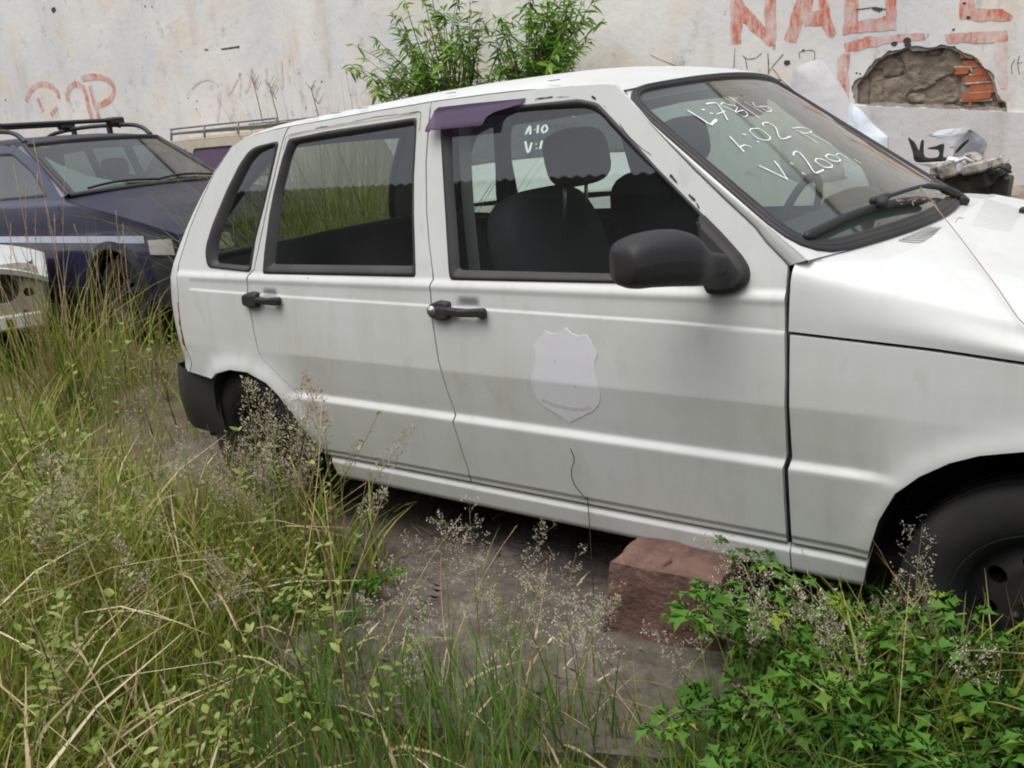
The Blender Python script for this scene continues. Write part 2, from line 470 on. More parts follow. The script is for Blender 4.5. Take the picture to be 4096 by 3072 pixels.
def Yside(x, z):
    x = np.asarray(x, float); z = np.asarray(z, float)
    y = (np.interp(z-.0025, _PZ[:, 0], _PZ[:, 1])+np.interp(z, _PZ[:, 0], _PZ[:, 1])+np.interp(z+.0025, _PZ[:, 0], _PZ[:, 1]))/3
    # pressed step: pulled-in band above the lower ledge
    f = sstep(x, .17, .26)*(1-sstep(x, 2.02, 2.13))
    d = np.where(z < .503, sstep(z, .479, .503), np.clip((.632-z)/(.632-.503), 0, 1))
    y = y-.0135*f*d
    # thin pressed line at the handles
    zc = zcrease(x); g = sstep(x, -.30, -.27)
    y = y-g*.0035*sstep(z-zc, -.006, .003)*(1-sstep(z, .85, .87))
    # flared arch lips
    dF = poly_dist(x, z, ARCH_F); dR = poly_dist(x, z, ARCH_R)
    y = y+.010*np.exp(-(dF/.035)**2)*sstep(z, .2, .35)+.017*np.exp(-(dR/.045)**2)*sstep(z, .25, .42)*sstep(x, -.36, -.22)
    # plan curve towards the ends
    y = y-.022*np.clip((-.18-x)/.27, 0, 2)**2-.012*np.clip((x-2.2)/.6, 0, 2)**2
    # finger recesses behind the handles
    for x0, x1, z0, z1 in POCKETS:
        m = sstep(x, x0, x0+.026)*(1-sstep(x, x1-.026, x1))*sstep(z, z0, z0+.03)*(1-sstep(z, z1-.03, z1))
        y = y-.012*m
    return y
def SX(pts):
    out = []
    for u, v in pts:
        y = -.74
        for _ in range(8):
            P = at(u, v, 1, y); y = -float(Yside(P[0], P[2]))
        out.append((P[0], P[2]))
    return out
def S3(x, z, off=0.0, side=-1): return (float(x), float(side*(Yside(x, z)+off)), float(z))
for n, b in ((6, (440, 370, 655, 605)), (5, (775, 102, 910, 300))):
    c = SX(Q(n, [(b[0], b[1]), (b[2], b[1]), (b[0], b[3]), (b[2], b[3])]))
    POCKETS.append((min(c[0][0], c[2][0]), max(c[1][0], c[3][0]), (c[2][1]+c[3][1])/2, (c[0][1]+c[1][1])/2))

# --- outlines read off the body side
B_SEAM = SX(Q(2, [(50, 312), (30, 500), (8, 800)])+Q(6, [(215, -300), (233, -60), (268, 235), (240, 285), (250, 440), (312, 900), (330, 965), (385, 1150), (447, 1335), (428, 1395), (470, 1530), (508, 1650)])+[(1868, 1862), (1884, 1912)])
B_SEAM[-1] = (B_SEAM[-1][0], .281)
TOP_F = SX(Q(2, [(50, 312), (500, 252), (900, 207), (1200, 180), (1400, 168), (1540, 172)]))
A_PILL = SX(Q(3, [(133, 272), (185, 340), (400, 590), (560, 762), (760, 968), (1000, 1200), (1250, 1432)])+Q(4, [(130, 937), (270, 1080), (318, 1132)]))
A_SEAM = SX([(3155, 1064), (3156, 1400), (3158, 1830), (3153, 1870), (3148, 2100)])
ax_ = float(np.mean([p[0] for p in A_SEAM[:3]]))
A_SEAM = [A_SEAM[0], (ax_, .70), (ax_, .51), (ax_-.006, .48), (ax_-.006, .281)]
REAR_SEAM = SX(Q(1, [(1003, 290), (975, 335), (948, 405), (830, 900), (717, 1440), (668, 1492)])+Q(5, [(662, 60), (662, 150), (690, 300), (720, 480), (750, 610), (790, 690), (870, 762), (980, 872), (1058, 948), (1100, 1020), (1160, 1130), (1225, 1250), (1300, 1400)]))+[(.372, .281)]
TOP_R = SX(Q(1, [(1003, 290), (1300, 238), (1700, 165), (2050, 108)])+Q(2, [(50, 312)]))
TAIL = SX(Q(1, [(530, 460), (400, 660), (300, 870), (200, 1110), (110, 1400), (105, 1620)])+Q(5, [(110, 250), (130, 430), (170, 590), (215, 700)]))+[(-.36, .518)]
TOP_Q = SX(Q(1, [(530, 460), (600, 408), (700, 366), (860, 318), (1003, 290)]))
fd_out = B_SEAM[::-1]+TOP_F[1:]+A_PILL[1:]+A_SEAM[1:]
rd_out = REAR_SEAM[::-1]+TOP_R[1:]+B_SEAM[1:]
q_out = TOP_Q+REAR_SEAM[1:-1]+[(.372, .281)]+[(.305, .281)]+[p for p in ARCH_R[::-1] if .281 < p[1] and p[0] > -.19]+[(-.20, .512)]+TAIL[::-1]
F_HOLE = round_poly(SX(Q(6, [(400, 240)])+Q(2, [(190, 1659), (125, 560), (122, 425)])+Q(2, [(800, 338), (1240, 293), (1390, 325), (1500, 440), (1700, 658), (1850, 828), (2100, 1085)])+[(2817, 862), (2893, 942), (2945, 1040), (2935, 1142)]+Q(6, [(1720, 266)])), .012)
F_GLASS = round_poly(SX(Q(6, [(482, 165)])+Q(2, [(262, 1659), (215, 1000), (198, 520)])+Q(2, [(540, 432), (800, 398), (1000, 382), (1290, 370), (1400, 425), (1480, 520), (1700, 752), (1850, 895), (2190, 1240)])+Q(8, [(1420, 330), (1430, 680)])+Q(6, [(1720, 195)])), .02)
R_HOLE = round_poly(SX(Q(1, [(783, 1478), (800, 1300), (840, 1000), (880, 800), (940, 560), (995, 392), (1300, 330), (2010, 222), (2028, 235), (2003, 700), (2003, 1000), (2018, 1503)])), .012)
R_GLASS = round_poly(SX(Q(1, [(862, 1405), (890, 1200), (935, 800), (1000, 540), (1052, 440), (2000, 288), (1980, 700), (1972, 1000), (1985, 1418)])), .012)
Q_HOLE = round_poly(SX(Q(1, [(345, 1425), (325, 1330), (332, 1240), (385, 1070), (500, 795), (600, 595), (680, 482), (745, 448), (920, 408), (885, 560), (808, 900), (730, 1200), (690, 1466)])), .018)
Q_GLASS = round_poly(SX(Q(1, [(405, 1395), (405, 1290), (425, 1190), (482, 1040), (562, 830), (680, 592), (750, 512), (872, 455), (850, 560), (770, 900), (700, 1200), (668, 1420)])), .015)
car = thing('white_hatchback', 'dusty white four-door hatchback with a pale shield on its door, standing in the weeds', 'car', (1.2, 0, 0))
def mirror_panel(name, outl, holes, mat, gap=.0024, extra=(), dx=.02):
    parts = []
    for sd in (-1, 1):
        mb = MB()
        panel(mb, [inset(outl, gap)]+holes, Yside, sd, dz=.010, dx=dx, depth=.016, extra=extra)
        parts.append(mb.obj(name, mat, car))
    return parts
fine = [.479, .485, .491, .497, .503, .632]+[.86+.003*k for k in range(14)]+[.30, .302, .304]+[.80+.003*k for k in range(12)]
front_doors = mirror_panel('front_door', fd_out, [F_HOLE], WHITE, extra=fine, dx=.008)
rear_doors = mirror_panel('rear_door', rd_out, [R_HOLE], WHITE, extra=fine, dx=.008)
quarters = mirror_panel('rear_quarter_panel', q_out, [Q_HOLE], WHITE, extra=fine, dx=.01)
zc_line = [(x, float(zcrease(x))-.0032) for x in np.linspace(ax_+.004, 2.92, 24)]
fen_out = [(ax_+.004, .281)]+[(ax_+.004, .48), (ax_+.009, .51)]+zc_line+[(2.95, .62), (2.95, .45)]+[(2.775, .45)]+[p for p in ARCH_F[::-1] if .45 < p[1]]+[p for p in ARCH_F[::-1] if .281 < p[1] <= .45 and p[0] < 2.4]+[(2.049, .281)]
fen_out = [(ax_+.003, .281), (ax_+.003, .48), (ax_+.009, .51)]+zc_line+[(2.95, .62), (2.95, .45), (2.735, .45)]+[p for p in ARCH_F[::-1] if p[1] > .45]+[p for p in ARCH_F[::-1] if .281 < p[1] <= .45 and p[0] < 2.4]+[(2.048, .281)]
fenders = mirror_panel('front_fender', fen_out, [], WHITE, extra=fine, dx=.012)
for sd in (-1, 1):
    mb = MB()
    panel(mb, [[(.335, .19), (ax_-.002, .19), (ax_-.002, .2775), (.312, .2775)]], Yside, sd, dz=.006, dx=.03)
    panel(mb, [[(ax_+.002, .19), (2.031, .19), (2.045, .2775), (ax_+.002, .2775)]], Yside, sd, dz=.006, dx=.03)
    mb.obj('sill', WHITE, car)
# --- black shell behind the gaps, and trim seen from the inside
for sd in (-1, 1):
    mb = MB()
    allout = TOP_Q+TOP_R[1:]+TOP_F[1:]+A_PILL[1:]+[(2.0, .80), (2.035, .24), (.34, .24)]+[p for p in ARCH_R[::-1] if p[1] > .24 and p[0] > -.19]+TAIL[::-1]
    panel(mb, [inset(allout, .012), inset(F_HOLE, -.004), inset(R_HOLE, -.004), inset(Q_HOLE, -.004)], Yside, sd, dz=.05, dx=.06, off=-.017, skirt=True, depth=.03)
    panel(mb, [inset(allout, .012), inset(F_HOLE, -.004), inset(R_HOLE, -.004), inset(Q_HOLE, -.004)], Yside, sd, dz=.05, dx=.06, off=-.05, skirt=False)
    mb.obj('inner_trim', INNER, car)
    # window seals and panes
    door_f = front_doors[0 if sd < 0 else 1]; door_r = rear_doors[0 if sd < 0 else 1]; qp = quarters[0 if sd < 0 else 1]
    for hole, gl, par, gm in ((F_HOLE, F_GLASS, door_f, GLASS), (R_HOLE, R_GLASS, door_r, GLASS), (Q_HOLE, Q_GLASS, qp, GLASS)):
        mb = MB(); seal_ring(mb, hole, gl, Yside, sd); mb.obj('window_seal', RUBBER, par)
        mb = MB(); panel(mb, [inset(gl, -.003)], Yside, sd, dz=.04, dx=.06, off=-.011, skirt=False); mb.obj('window_pane', gm, par)
# --- handles (body, bar, lock)
def handle(par, n, base, bar, lock, sd):
    mb = MB()
    pad(mb, round_poly(SX(Q(n, base)), .006), Yside, sd, h=.020, bev=.006)
    pad(mb, round_poly(SX(Q(n, bar)), .004), lambda x, z: Yside(x, z)*0+float(Yside(*SX(Q(n, [lock]))[0])), sd, h=.024, bev=.005, base=.006)
    o = mb.obj('door_handle', PLAST, par)
    c = SX(Q(n, [lock]))[0]; y0 = float(Yside(*c))+.020
    mb = MB(); mb.lathe_y([(.0, sd*.006), (.0085, sd*.006), (.0095, sd*.003), (.0135, sd*.003), (.015, 0)], (c[0], sd*y0, c[1]), 20)
    return o, mb, c, y0
LOCK = mk('lock_metal', (.45, .43, .40), .35, metal=.9)
for sd in (-1, 1):
    i = 0 if sd < 0 else 1
    o, mb, c, y0 = handle(front_doors[i], 6, [(258, 432), (330, 400), (410, 415), (415, 545), (380, 562), (330, 555), (263, 530)], [(405, 452), (560, 463), (700, 459), (713, 480), (708, 545), (690, 550), (665, 532), (560, 524), (405, 522)], (285, 480), sd)
    mb.obj('door_lock', LOCK, front_doors[i])
    o, mb, c, y0 = handle(rear_doors[i], 5, [(645, 182), (655, 150), (710, 130), (765, 140), (768, 255), (720, 262), (655, 236)], [(760, 172), (850, 176), (940, 170), (950, 190), (945, 237), (915, 240), (850, 224), (760, 222)], (690, 190), sd)
# --- shield decal with the ghost of removed lettering
SHIELD = Q(6, [(1335, 622), (1375, 668), (1430, 692), (1500, 678), (1545, 760), (1592, 830), (1565, 900), (1568, 960), (1590, 1050), (1613, 1170), (1605, 1230), (1560, 1290), (1450, 1345), (1360, 1388), (1290, 1335), (1180, 1270), (1100, 1200), (1065, 1120), (1055, 1050), (1075, 950), (1090, 870), (1090, 810), (1073, 770), (1120, 710), (1172, 645), (1210, 670), (1260, 672), (1300, 655)])
mb = MB(); panel(mb, [SX(SHIELD)], Yside, -1, dz=.008, dx=.012, off=.0012, depth=.0012, extra=fine)
shield = mb.obj('shield_decal', CLEAN, front_doors[0], label='pale shield-shaped sticker patch with ghost lettering')
GHOST = mk('ghost_print', (.50, .50, .49), .6)
def text_mesh(txt, size):
    cu = bpy.data.curves.new('lettering', 'FONT'); cu.body = txt; cu.size = size; cu.align_x = 'CENTER'
    to = bpy.data.objects.new('lettering', cu); COL.objects.link(to)
    dg = bpy.context.evaluated_depsgraph_get(); me = bpy.data.meshes.new_from_object(to.evaluated_get(dg))
    vs = [tuple(v.co) for v in me.vertices]; fs = [tuple(p.vertices) for p in me.polygons]
    bpy.data.objects.remove(to); bpy.data.curves.remove(cu); bpy.data.meshes.remove(me)
    return vs, fs
arc = SX(smooth_line(Q(6, [(1140, 1208), (1235, 1253), (1380, 1287), (1480, 1290), (1545, 1272)]), 8))
vs, fs = text_mesh('SERVIÇOS PENITENCIÁRIOS', .0125)
wmin, wmax = min(v[0] for v in vs), max(v[0] for v in vs)
cum = [0]
for a, b in zip(arc, arc[1:]): cum.append(cum[-1]+math.hypot(b[0]-a[0], b[1]-a[1]))
def on_arc(tx, ty):
    s_ = (tx-wmin)/(wmax-wmin)*cum[-1]
    x = np.interp(s_, cum, [p[0] for p in arc]); z = np.interp(s_, cum, [p[1] for p in arc])
    x2 = np.interp(s_+.004, cum, [p[0] for p in arc]); z2 = np.interp(s_+.004, cum, [p[1] for p in arc]); x1 = np.interp(s_-.004, cum, [p[0] for p in arc]); z1 = np.interp(s_-.004, cum, [p[1] for p in arc])
    t = np.array([x2-x1, z2-z1]); t /= np.linalg.norm(t)+1e-9
    return S3(x-t[1]*ty, z+t[0]*ty, .0022)
mb = MB(); mb.add([on_arc(v[0], v[1]) for v in vs], fs, smooth=False); mb.obj('lettering', GHOST, front_doors[0])
# --- purple wind deflector, dried adhesive lines, bare chips
PURPLE = mk('purple_plastic', (.085, .045, .11), .38, var=((.14, .10, .15), 7, .45, .75))
DEF = SX(Q(2, [(62, 553), (66, 480), (80, 388), (112, 360), (400, 327), (810, 287), (790, 328), (700, 360), (590, 395), (545, 430), (520, 500), (300, 522), (98, 542), (90, 556)]))
DEFM = bpy.data.materials.new('deflector'); DEFM.use_nodes = True
_t = DEFM.node_tree; _b = _t.nodes['Principled BSDF']; _b.inputs['Base Color'].default_value = (.075, .045, .095, 1); _b.inputs['Roughness'].default_value = .35
_tr = _t.nodes.new('ShaderNodeBsdfTransparent'); _tr.inputs[0].default_value = (.40, .28, .45, 1); _mx = _t.nodes.new('ShaderNodeMixShader'); _mx.inputs[0].default_value = .68
_t.links.new(_tr.outputs[0], _mx.inputs[1]); _t.links.new(_b.outputs[0], _mx.inputs[2]); _t.links.new(_mx.outputs[0], _t.nodes['Material Output'].inputs[0])
_zt = max(p[1] for p in DEF)
def Ydef(x, z): return Yside(x, z)+.004+.030*sstep(_zt-.012-z+(x-.78)*.035, 0, .05)
mb = MB(); panel(mb, [DEF], Ydef, -1, dz=.008, dx=.015, depth=.004)
mb.obj('wind_deflector', DEFM, front_doors[0], label='broken purple wind deflector over the window corner')
CHIPS = [(1, [(950, 482), (962, 440), (985, 372), (1080, 343), (1180, 320)], 5), (1, [(1210, 311), (1260, 298), (1322, 292)], 8), (1, [(1322, 292), (1450, 268), (1490, 262), (1700, 215), (1900, 194)], 5), (1, [(1900, 196), (1990, 182), (2054, 176), (2057, 230), (2046, 340)], 7),
         (2, [(893, 308), (900, 290), (960, 283)], 5), (2, [(905, 290), (985, 282), (1030, 274)], 12), (2, [(1055, 278), (1110, 276), (1165, 274)], 4), (2, [(1342, 272), (1360, 282), (1377, 294)], 22), (2, [(1438, 350), (1460, 362)], 4),
         (2, [(1562, 478), (1600, 540), (1660, 610), (1740, 685), (1828, 745)], 5), (3, [(565, 1002), (590, 1030), (622, 1068)], 24), (3, [(715, 1162), (740, 1185), (770, 1212)], 18), (3, [(778, 1228), (790, 1252), (800, 1278)], 12), (6, [(527, 1070), (531, 1092)], 4), (6, [(653, 972), (655, 992)], 3), (6, [(1410, 1085), (1412, 1120)], 4), (6, [(1245, 880), (1246, 912)], 2), (5, [(1142, 25), (1158, 22)], 8)]
mb = MB()
for n, pl, wd in CHIPS:
    p2 = SX(Q(n, smooth_line(pl, 3)))
    k = [wd/2.011/1850*(.6+.8*R_.random()) for _ in p2]; k[0] *= .4; k[-1] *= .3
    mb = MB(); mb.ribbon([S3(x, z, .0016) for x, z in p2], (0, -1, .25), k)
    mb.obj('adhesive_residue' if wd < 15 else 'paint_chip', CHIP, rear_doors[0] if n in (1, 5) else front_doors[0])
mb = MB()
for n, pl, wd in ((1, [(968, 490), (985, 430), (1002, 372), (1200, 325), (1500, 272), (2022, 190), (2030, 220), (2022, 335)], 12),):
    p2 = SX(Q(n, pl)); mb.ribbon([S3(x, z, .0008) for x, z in resample(p2, .03, False)], (0, -1, .25), wd/2.011/1850)
mb.obj('frame_lip', PRIMER, rear_doors[0])
# --- windscreen surface
def W(s, t, off=0.0):
    k = 1-s*s
    def P(s, t):
        k = 1-s*s
        b = np.array([1.885+.117*k, .672*s, .979+.005*k]); T = np.array([1.393+.069*k, .543*s, 1.339+.026*k])
        return b+(T-b)*t+np.array([-.01, 0, .006])*4*t*(1-t)
    p = P(s, t)
    if off:
        a = P(s+.01, t)-P(s-.01, t); b = P(s, t+.01)-P(s, t-.01); n = np.cross(a, b); n /= np.linalg.norm(n)
        p = p+n*off
    return p
WA, WB = .61, .62
G_IN = round_poly([(-WA, 0), (WA, 0), (WA, WB), (-WA, WB)], .085)
G_OUT = [(a*(1+.0), b) for a, b in round_poly([(-WA-.038, -.040), (WA+.038, -.040), (WA+.038, WB+.020), (-WA-.038, WB+.020)], .115)]
def Wab(a, b, off=0.0): return W(a/WA, b/WB, off)
ws = thing('windscreen', None, None); bpy.data.objects.remove(ws)
mb = MB()
gi = inset(G_IN, -.006)
cells = []
idx = {}; vs = []; fs = []
for z0, z1, row in bands([gi], .04):
    for a0, a1, b0, b1 in row:
        n = 24
        for k in range(n):
            q = []
            for (aa, bb, zz, tt) in ((a0, b0, z0, k/n), (a0, b0, z0, (k+1)/n), (a1, b1, z1, (k+1)/n), (a1, b1, z1, k/n)):
                a = aa+(bb-aa)*tt; key = (round(a*1e5), round(zz*1e5))
                if key not in idx: idx[key] = len(vs); vs.append(Wab(a, zz))
                if idx[key] not in q: q.append(idx[key])
            if len(q) > 2: fs.append(tuple(q))
mb.add(vs, fs); wscreen = mb.obj('windscreen', WGLASS, car)
mb = MB(); O = resample(G_OUT, .014); I = [nearest_on(G_IN, np.array(p)) for p in O]; vs = []
prof = [(0, -.006), (.02, .006), (.22, .011), (.27, .0075), (.32, .011), (.55, .011), (.60, .0075), (.65, .010), (.9, .006), (1, -.001)]
for t, o in prof:
    for p, q in zip(O, I):
        a = np.array(p)+(np.array(q)-np.array(p))*t; vs.append(Wab(a[0], a[1], o))
L = len(O); fs = [(k*L+i, k*L+(i+1) % L, (k+1)*L+(i+1) % L, (k+1)*L+i) for k in range(len(prof)-1) for i in range(L)]
mb.add(vs, fs); mb.obj('windscreen_seal', RUBBER, wscreen)
# white corner fillets outside the rounded seal corners
mid = round_poly([(-WA-.022, -.024), (WA+.022, -.024), (WA+.022, WB+.010), (-WA-.022, WB+.010)], .10, 8)
for sa in (-1, 1):
    for cb, inb in ((WB+.020, WB-.10), (-.040, .08)):
        cn = (sa*(WA+.042), cb); pts = [p for p in mid if p[0]*sa > WA-.09 and ((p[1] > inb) if cb > .3 else (p[1] < inb))]
        pts.sort(key=lambda p: math.atan2(p[1]-cn[1], (p[0]-cn[0])*sa))
        pts = [(cn[0], pts[0][1] if abs(pts[0][0]-cn[0]) < abs(pts[-1][0]-cn[0]) else pts[-1][1])]*0+pts
        ends = [(cn[0], max(p[1] for p in pts) if cb < .3 else min(p[1] for p in pts)), ((min(p[0]*sa for p in pts))*sa, cn[1])]
        near0 = min(pts, key=lambda p: math.hypot(p[0]-ends[0][0], p[1]-ends[0][1])); order = pts if pts[0] == near0 else pts[::-1]
        loop_ = [ends[0]]+order+[ends[1]]
        mb = MB(); mb.add([Wab(cn[0], cn[1], .002)]+[Wab(p[0], p[1], .002) for p in loop_], [(0, i, i+1) for i in range(1, len(loop_))], smooth=False)
        mb.obj('windscreen_corner', WHITE, car)
# white strip between door-frame seam and rubber, both pillars
RUB_N = [Wab(-WA-.040, b, .003) for b in np.linspace(WB+.02, -.040, 24)]
def pillar(sd):
    mb = MB(); ap = resample(A_PILL, .03, False); S = [np.array(S3(x, z)) for x, z in ap]
    cs = [0]
    for a, b in zip(S, S[1:]): cs.append(cs[-1]+np.linalg.norm(b-a))
    vs = []; K = 6
    for i, P in enumerate(S):
        t = cs[i]/cs[-1]; f = t*23; k = min(int(f), 22); Qp = RUB_N[k]+(RUB_N[k+1]-RUB_N[k])*(f-k)
        ed = (Qp-P)/np.linalg.norm(Qp-P); P = P+ed*.003
        for j in range(K+1):
            u = j/K; m = P+(Qp-P)*u
            m = m+np.array([.45, -.75, .35])*.004*math.sin(math.pi*u)
            vs.append((m[0], m[1] if sd < 0 else -m[1], m[2]))
        vs.append((P[0], (P[1]+.02)*(1 if sd < 0 else -1), P[2]-.01))
    W1 = K+2; fs = []
    for i in range(len(S)-1):
        for j in range(K): fs.append((i*W1+j, i*W1+j+1, (i+1)*W1+j+1, (i+1)*W1+j))
        fs.append((i*W1+K+1, i*W1, (i+1)*W1, (i+1)*W1+K+1))
    mb.add(vs, fs); mb.obj('windscreen_pillar', WHITE, car)
pillar(-1); pillar(1)
# --- roof
TOPLINE = TOP_Q+TOP_R[1:]+TOP_F[1:]
def zroof(x): return float(np.interp(x, [p[0] for p in TOPLINE], [p[1] for p in TOPLINE]))
x_r0 = TOP_Q[1][0]
def roofpt(u, v):
    s = 2*v-1; a = abs(s)
    xe = x_r0+(TOPLINE[-1][0]-.004-x_r0)*u
    z = zroof(xe); y = float(Yside(xe, z))
    xf = xe+(.069*(1-s*s)-.02*s*s+.004)*u**3-.05*(1-s*s)*(1-u)**3
    cr = .040*(1-a**2.6)+.012*(1-max(0, (a-.9)/.1)**2)
    cr *= .55+.45*min(1, 1.6*u+.25)
    zz = z+cr
    if u > .80:
        b = float(sstep(u, .80, 1.0)); E = Wab(s*(WA+.030), WB+.014, .007)
        p = np.array((xf, s*(y-.001), zz)); p = p+(E-p)*b; return (float(p[0]), float(p[1]) if a < .97 else float(p[1])+(s*(y-.001)-float(p[1]))*(a-.97)/.03, float(p[2]))
    return (xf, s*(y-.001), zz)
mb = MB(); mb.grid(roofpt, 40, 48, flip=True); mb.obj('roof', WHITE, car)
mb = MB(); mb.grid(lambda u, v: tuple(np.array(roofpt(u, .06+.88*v))-np.array((0, 0, .035))), 10, 10); mb.obj('headliner', LINER, car)
mb = MB()
for sd in (-1, 1):
    for k in range(9):
        x = .25+k*.115
        if R_.random() < .4: continue
        mb = MB(); mb.box((x+.02, sd*(float(Yside(x, zroof(x)))-.013), zroof(x)+.016), (.03+.05*R_.random(), .003, .0016)); mb.obj('roof_seam', CHIP, car)
# --- tailgate
HX = [(TOP_Q[1][0]-.0, TOP_Q[1][1])]+SX(Q(1, [(470, 560), (300, 860), (160, 1180), (75, 1460), (65, 1650)]))
HL = [(-.02, 1.315), (-.075, 1.285), (-.16, 1.225), (-.30, 1.095), (-.42, .945), (-.475, .83), (-.487, .74), (-.475, .60), (-.455, .50)]
def hatchpt(u, v):
    s = 2*v-1; f = u*(len(HL)-1); k = min(int(f), len(HL)-2); g = f-k
    x = HL[k][0]+(HL[k+1][0]-HL[k][0])*g; z = HL[k][1]+(HL[k+1][1]-HL[k][1])*g
    hw = .585+.115*min(1, (1.315-z)/.45)-.01
    return (x-.085*(1-abs(s)**3.0)*min(1, .25+u*3)-.0, s*hw, z+.05*(1-abs(s)**2.6)*(1-u)**4)
HO = (.16, .56)
def hv0(u): return .22-.33*(u-.16)
mb = MB(); mb.grid(lambda u, v: hatchpt(u*HO[0], v), 8, 30); mb.grid(lambda u, v: hatchpt(HO[1]+(1-HO[1])*u, v), 14, 30)
for e in (0, 1):
    def strip(u, v, e=e):
        U = HO[0]+(HO[1]-HO[0])*u; a = hv0(U); return hatchpt(U, v*a if e == 0 else 1-a+v*a)
    mb.grid(strip, 14, 6)
tg = mb.obj('tailgate', WHITE, car)
def hatchoff(u, v, o):
    p = np.array(hatchpt(u, v)); a = np.array(hatchpt(min(1, u+.01), v))-np.array(hatchpt(max(0, u-.01), v)); b = np.array(hatchpt(u, min(1, v+.01)))-np.array(hatchpt(u, max(0, v-.01)))
    n = np.cross(b, a); n /= np.linalg.norm(n); n = n if n[0] < 0 else -n
    return tuple(p+n*o)
def hwin(u, v, o):
    U = HO[0]+(HO[1]-HO[0])*u; a = hv0(U); return hatchoff(U, a+(1-2*a)*v, o)
mb = MB(); mb.grid(lambda u, v: hwin(u, v, -.002), 10, 14); mb.obj('rear_window', GLASS, tg)
mb = MB(); loop = [hwin(k/10, 0, .002) for k in range(10)]+[hwin(1, k/14, .002) for k in range(14)]+[hwin(1-k/10, 1, .002) for k in range(10)]+[hwin(0, 1-k/14, .002) for k in range(15)]
mb.tube(loop, .016, 8, cap=False); mb.obj('window_seal', RUBBER, tg)
LAMP = mk('tail_lamp', (.16, .012, .008), .2, coat=.5); LAMPA = mk('amber_lamp', (.42, .13, .02), .25, coat=.5)
for sd in (-1, 1):
    mb = MB()
    def lamp(u, v, z0=.60, z1=.775):
        z = z0+(z1-z0)*u; e = float(np.interp(z, [p[1] for p in TAIL[::-1]], [p[0] for p in TAIL[::-1]]))
        P = np.array((e-.003, sd*(float(Yside(e, z))-.002), z)); Qq = np.array((-.535, sd*.60, z))
        m = P+(Qq-P)*v; return (m[0]-.03*math.sin(math.pi*v), m[1]+sd*.022*math.sin(math.pi*v), z)
    mb.grid(lambda u, v: lamp(u*.62, v), 6, 8); mb.obj('tail_lamp', LAMP, car)
    mb = MB(); mb.grid(lambda u, v: lamp(.62+u*.38, v), 5, 8); mb.obj('tail_lamp', LAMPA, car)
    # corner of the body beside the tailgate
    mb = MB()
    def corner(u, v):
        f = u*(len(TAIL)-1); k = min(int(f), len(TAIL)-2); x = TAIL[k][0]+(TAIL[k+1][0]-TAIL[k][0])*(f-k); z = TAIL[k][1]+(TAIL[k+1][1]-TAIL[k][1])*(f-k)
        P = np.array((x-.005, sd*(float(Yside(x, z))-.003), z)); zz = min(1.31, max(.5, z)); xi = float(np.interp(zz, [h[1] for h in HL[::-1]], [h[0] for h in HL[::-1]]))
        hw = .585+.115*min(1, (1.315-zz)/.45)-.01; Qq = np.array((xi-.012, sd*(hw-.03), z)); m = P+(Qq-P)*v
        return (m[0]-.022*math.sin(math.pi*v), m[1]+sd*.012*math.sin(math.pi*v), m[2])
    mb.grid(corner, 20, 6, flip=(sd > 0)); mb.obj('rear_corner', WHITE, car)
# --- rear bumper
mb = MB()
def bump_r(u, v):
    s = 2*v-1; z = .30+.225*u; a = abs(s); bul = .035*math.sin(math.pi*min(1, max(0, u)))
    if a > .62:
        t = (a-.62)/.38; x = -.50+.285*t-(.02*(1-t)); y = math.copysign(.742+bul*.5-.02*(1-t)**2*4*.2, s)
        y = math.copysign(.70+.045*min(1, t*3)+bul*.4, s)
    else: x = -.60+.10*(a/.62)**4-bul; y = math.copysign(.70*(a/.62), s)
    lo = .0 if a < .62 else -.02*((a-.62)/.38)
    return (x, y, z+lo*(1-u))
mb.grid(bump_r, 8, 60)
mb.obj('rear_bumper', PLAST, car)
# --- bonnet
def zshould(x): return np.interp(x, [1.8, 1.863, 2.35, 2.95, 3.1], [.957, .943, .832, .766, .74])
def xrear(y): return float(np.interp(abs(y), [0, .41, .58, .65, .69, .715, .74], [2.092, 2.090, 2.068, 2.035, 1.955, ax_+.006, ax_+.003]))
def bon_sec(x):
    z0 = float(zcrease(x))+.0026; zs = float(zshould(x)); k = max(0, min(1, (3.0-x)/.4))
    Y0 = float(Yside(x, z0))+.003; zm = (z0+zs-.03)/2
    return smooth_line([(Y0, z0), (float(Yside(x, zm))+.004, zm), (min(Y0, .738-.012*max(0, (x-2.2)/.6)**2), zs-.024), (.722, zs+.002), (.695, zs+.021), (.645, zs+.041), (.55, zs+.058), (.3, zs+.072), (0, zs+.078)], 5)
def bonnet_pt(u, v):
    s = 2*v-1; sg = -1 if s < 0 else 1; a = 1-abs(s)
    def ev(x):
        sec = bon_sec(x); f = a*(len(sec)-1); k = min(int(f), len(sec)-2); p = np.array(sec[k])+(np.array(sec[k+1])-np.array(sec[k]))*(f-k); return p
    y = ev(2.0)[0]; xr = xrear(y); xf = 2.95+.10*(1-(y/.75)**2); x = xr+(xf-xr)*u; p = ev(x)
    # raised centre with soft side creases
    z = p[1]+.006*float(sstep(.44-abs(p[0]), 0, .06))
    z -= .10*max(0, (u-.93)/.07)**2
    return (x, sg*p[0], z)
mb = MB(); mb.grid(bonnet_pt, 44, 80, flip=True)
vs = [bonnet_pt(0, j/80) for j in range(81)]
mb.add(vs+[(p[0], p[1], p[2]-.02) for p in vs], [(j, j+1, 82+j, 81+j) for j in range(80)], smooth=False)
ed = [bonnet_pt(i/44, 0) for i in range(45)]
mb.add(ed+[(p[0], p[1]+.03, p[2]) for p in ed], [(j, 45+j, 46+j, j+1) for j in range(44)], smooth=False)
bonnet = mb.obj('bonnet', WHITE, car)
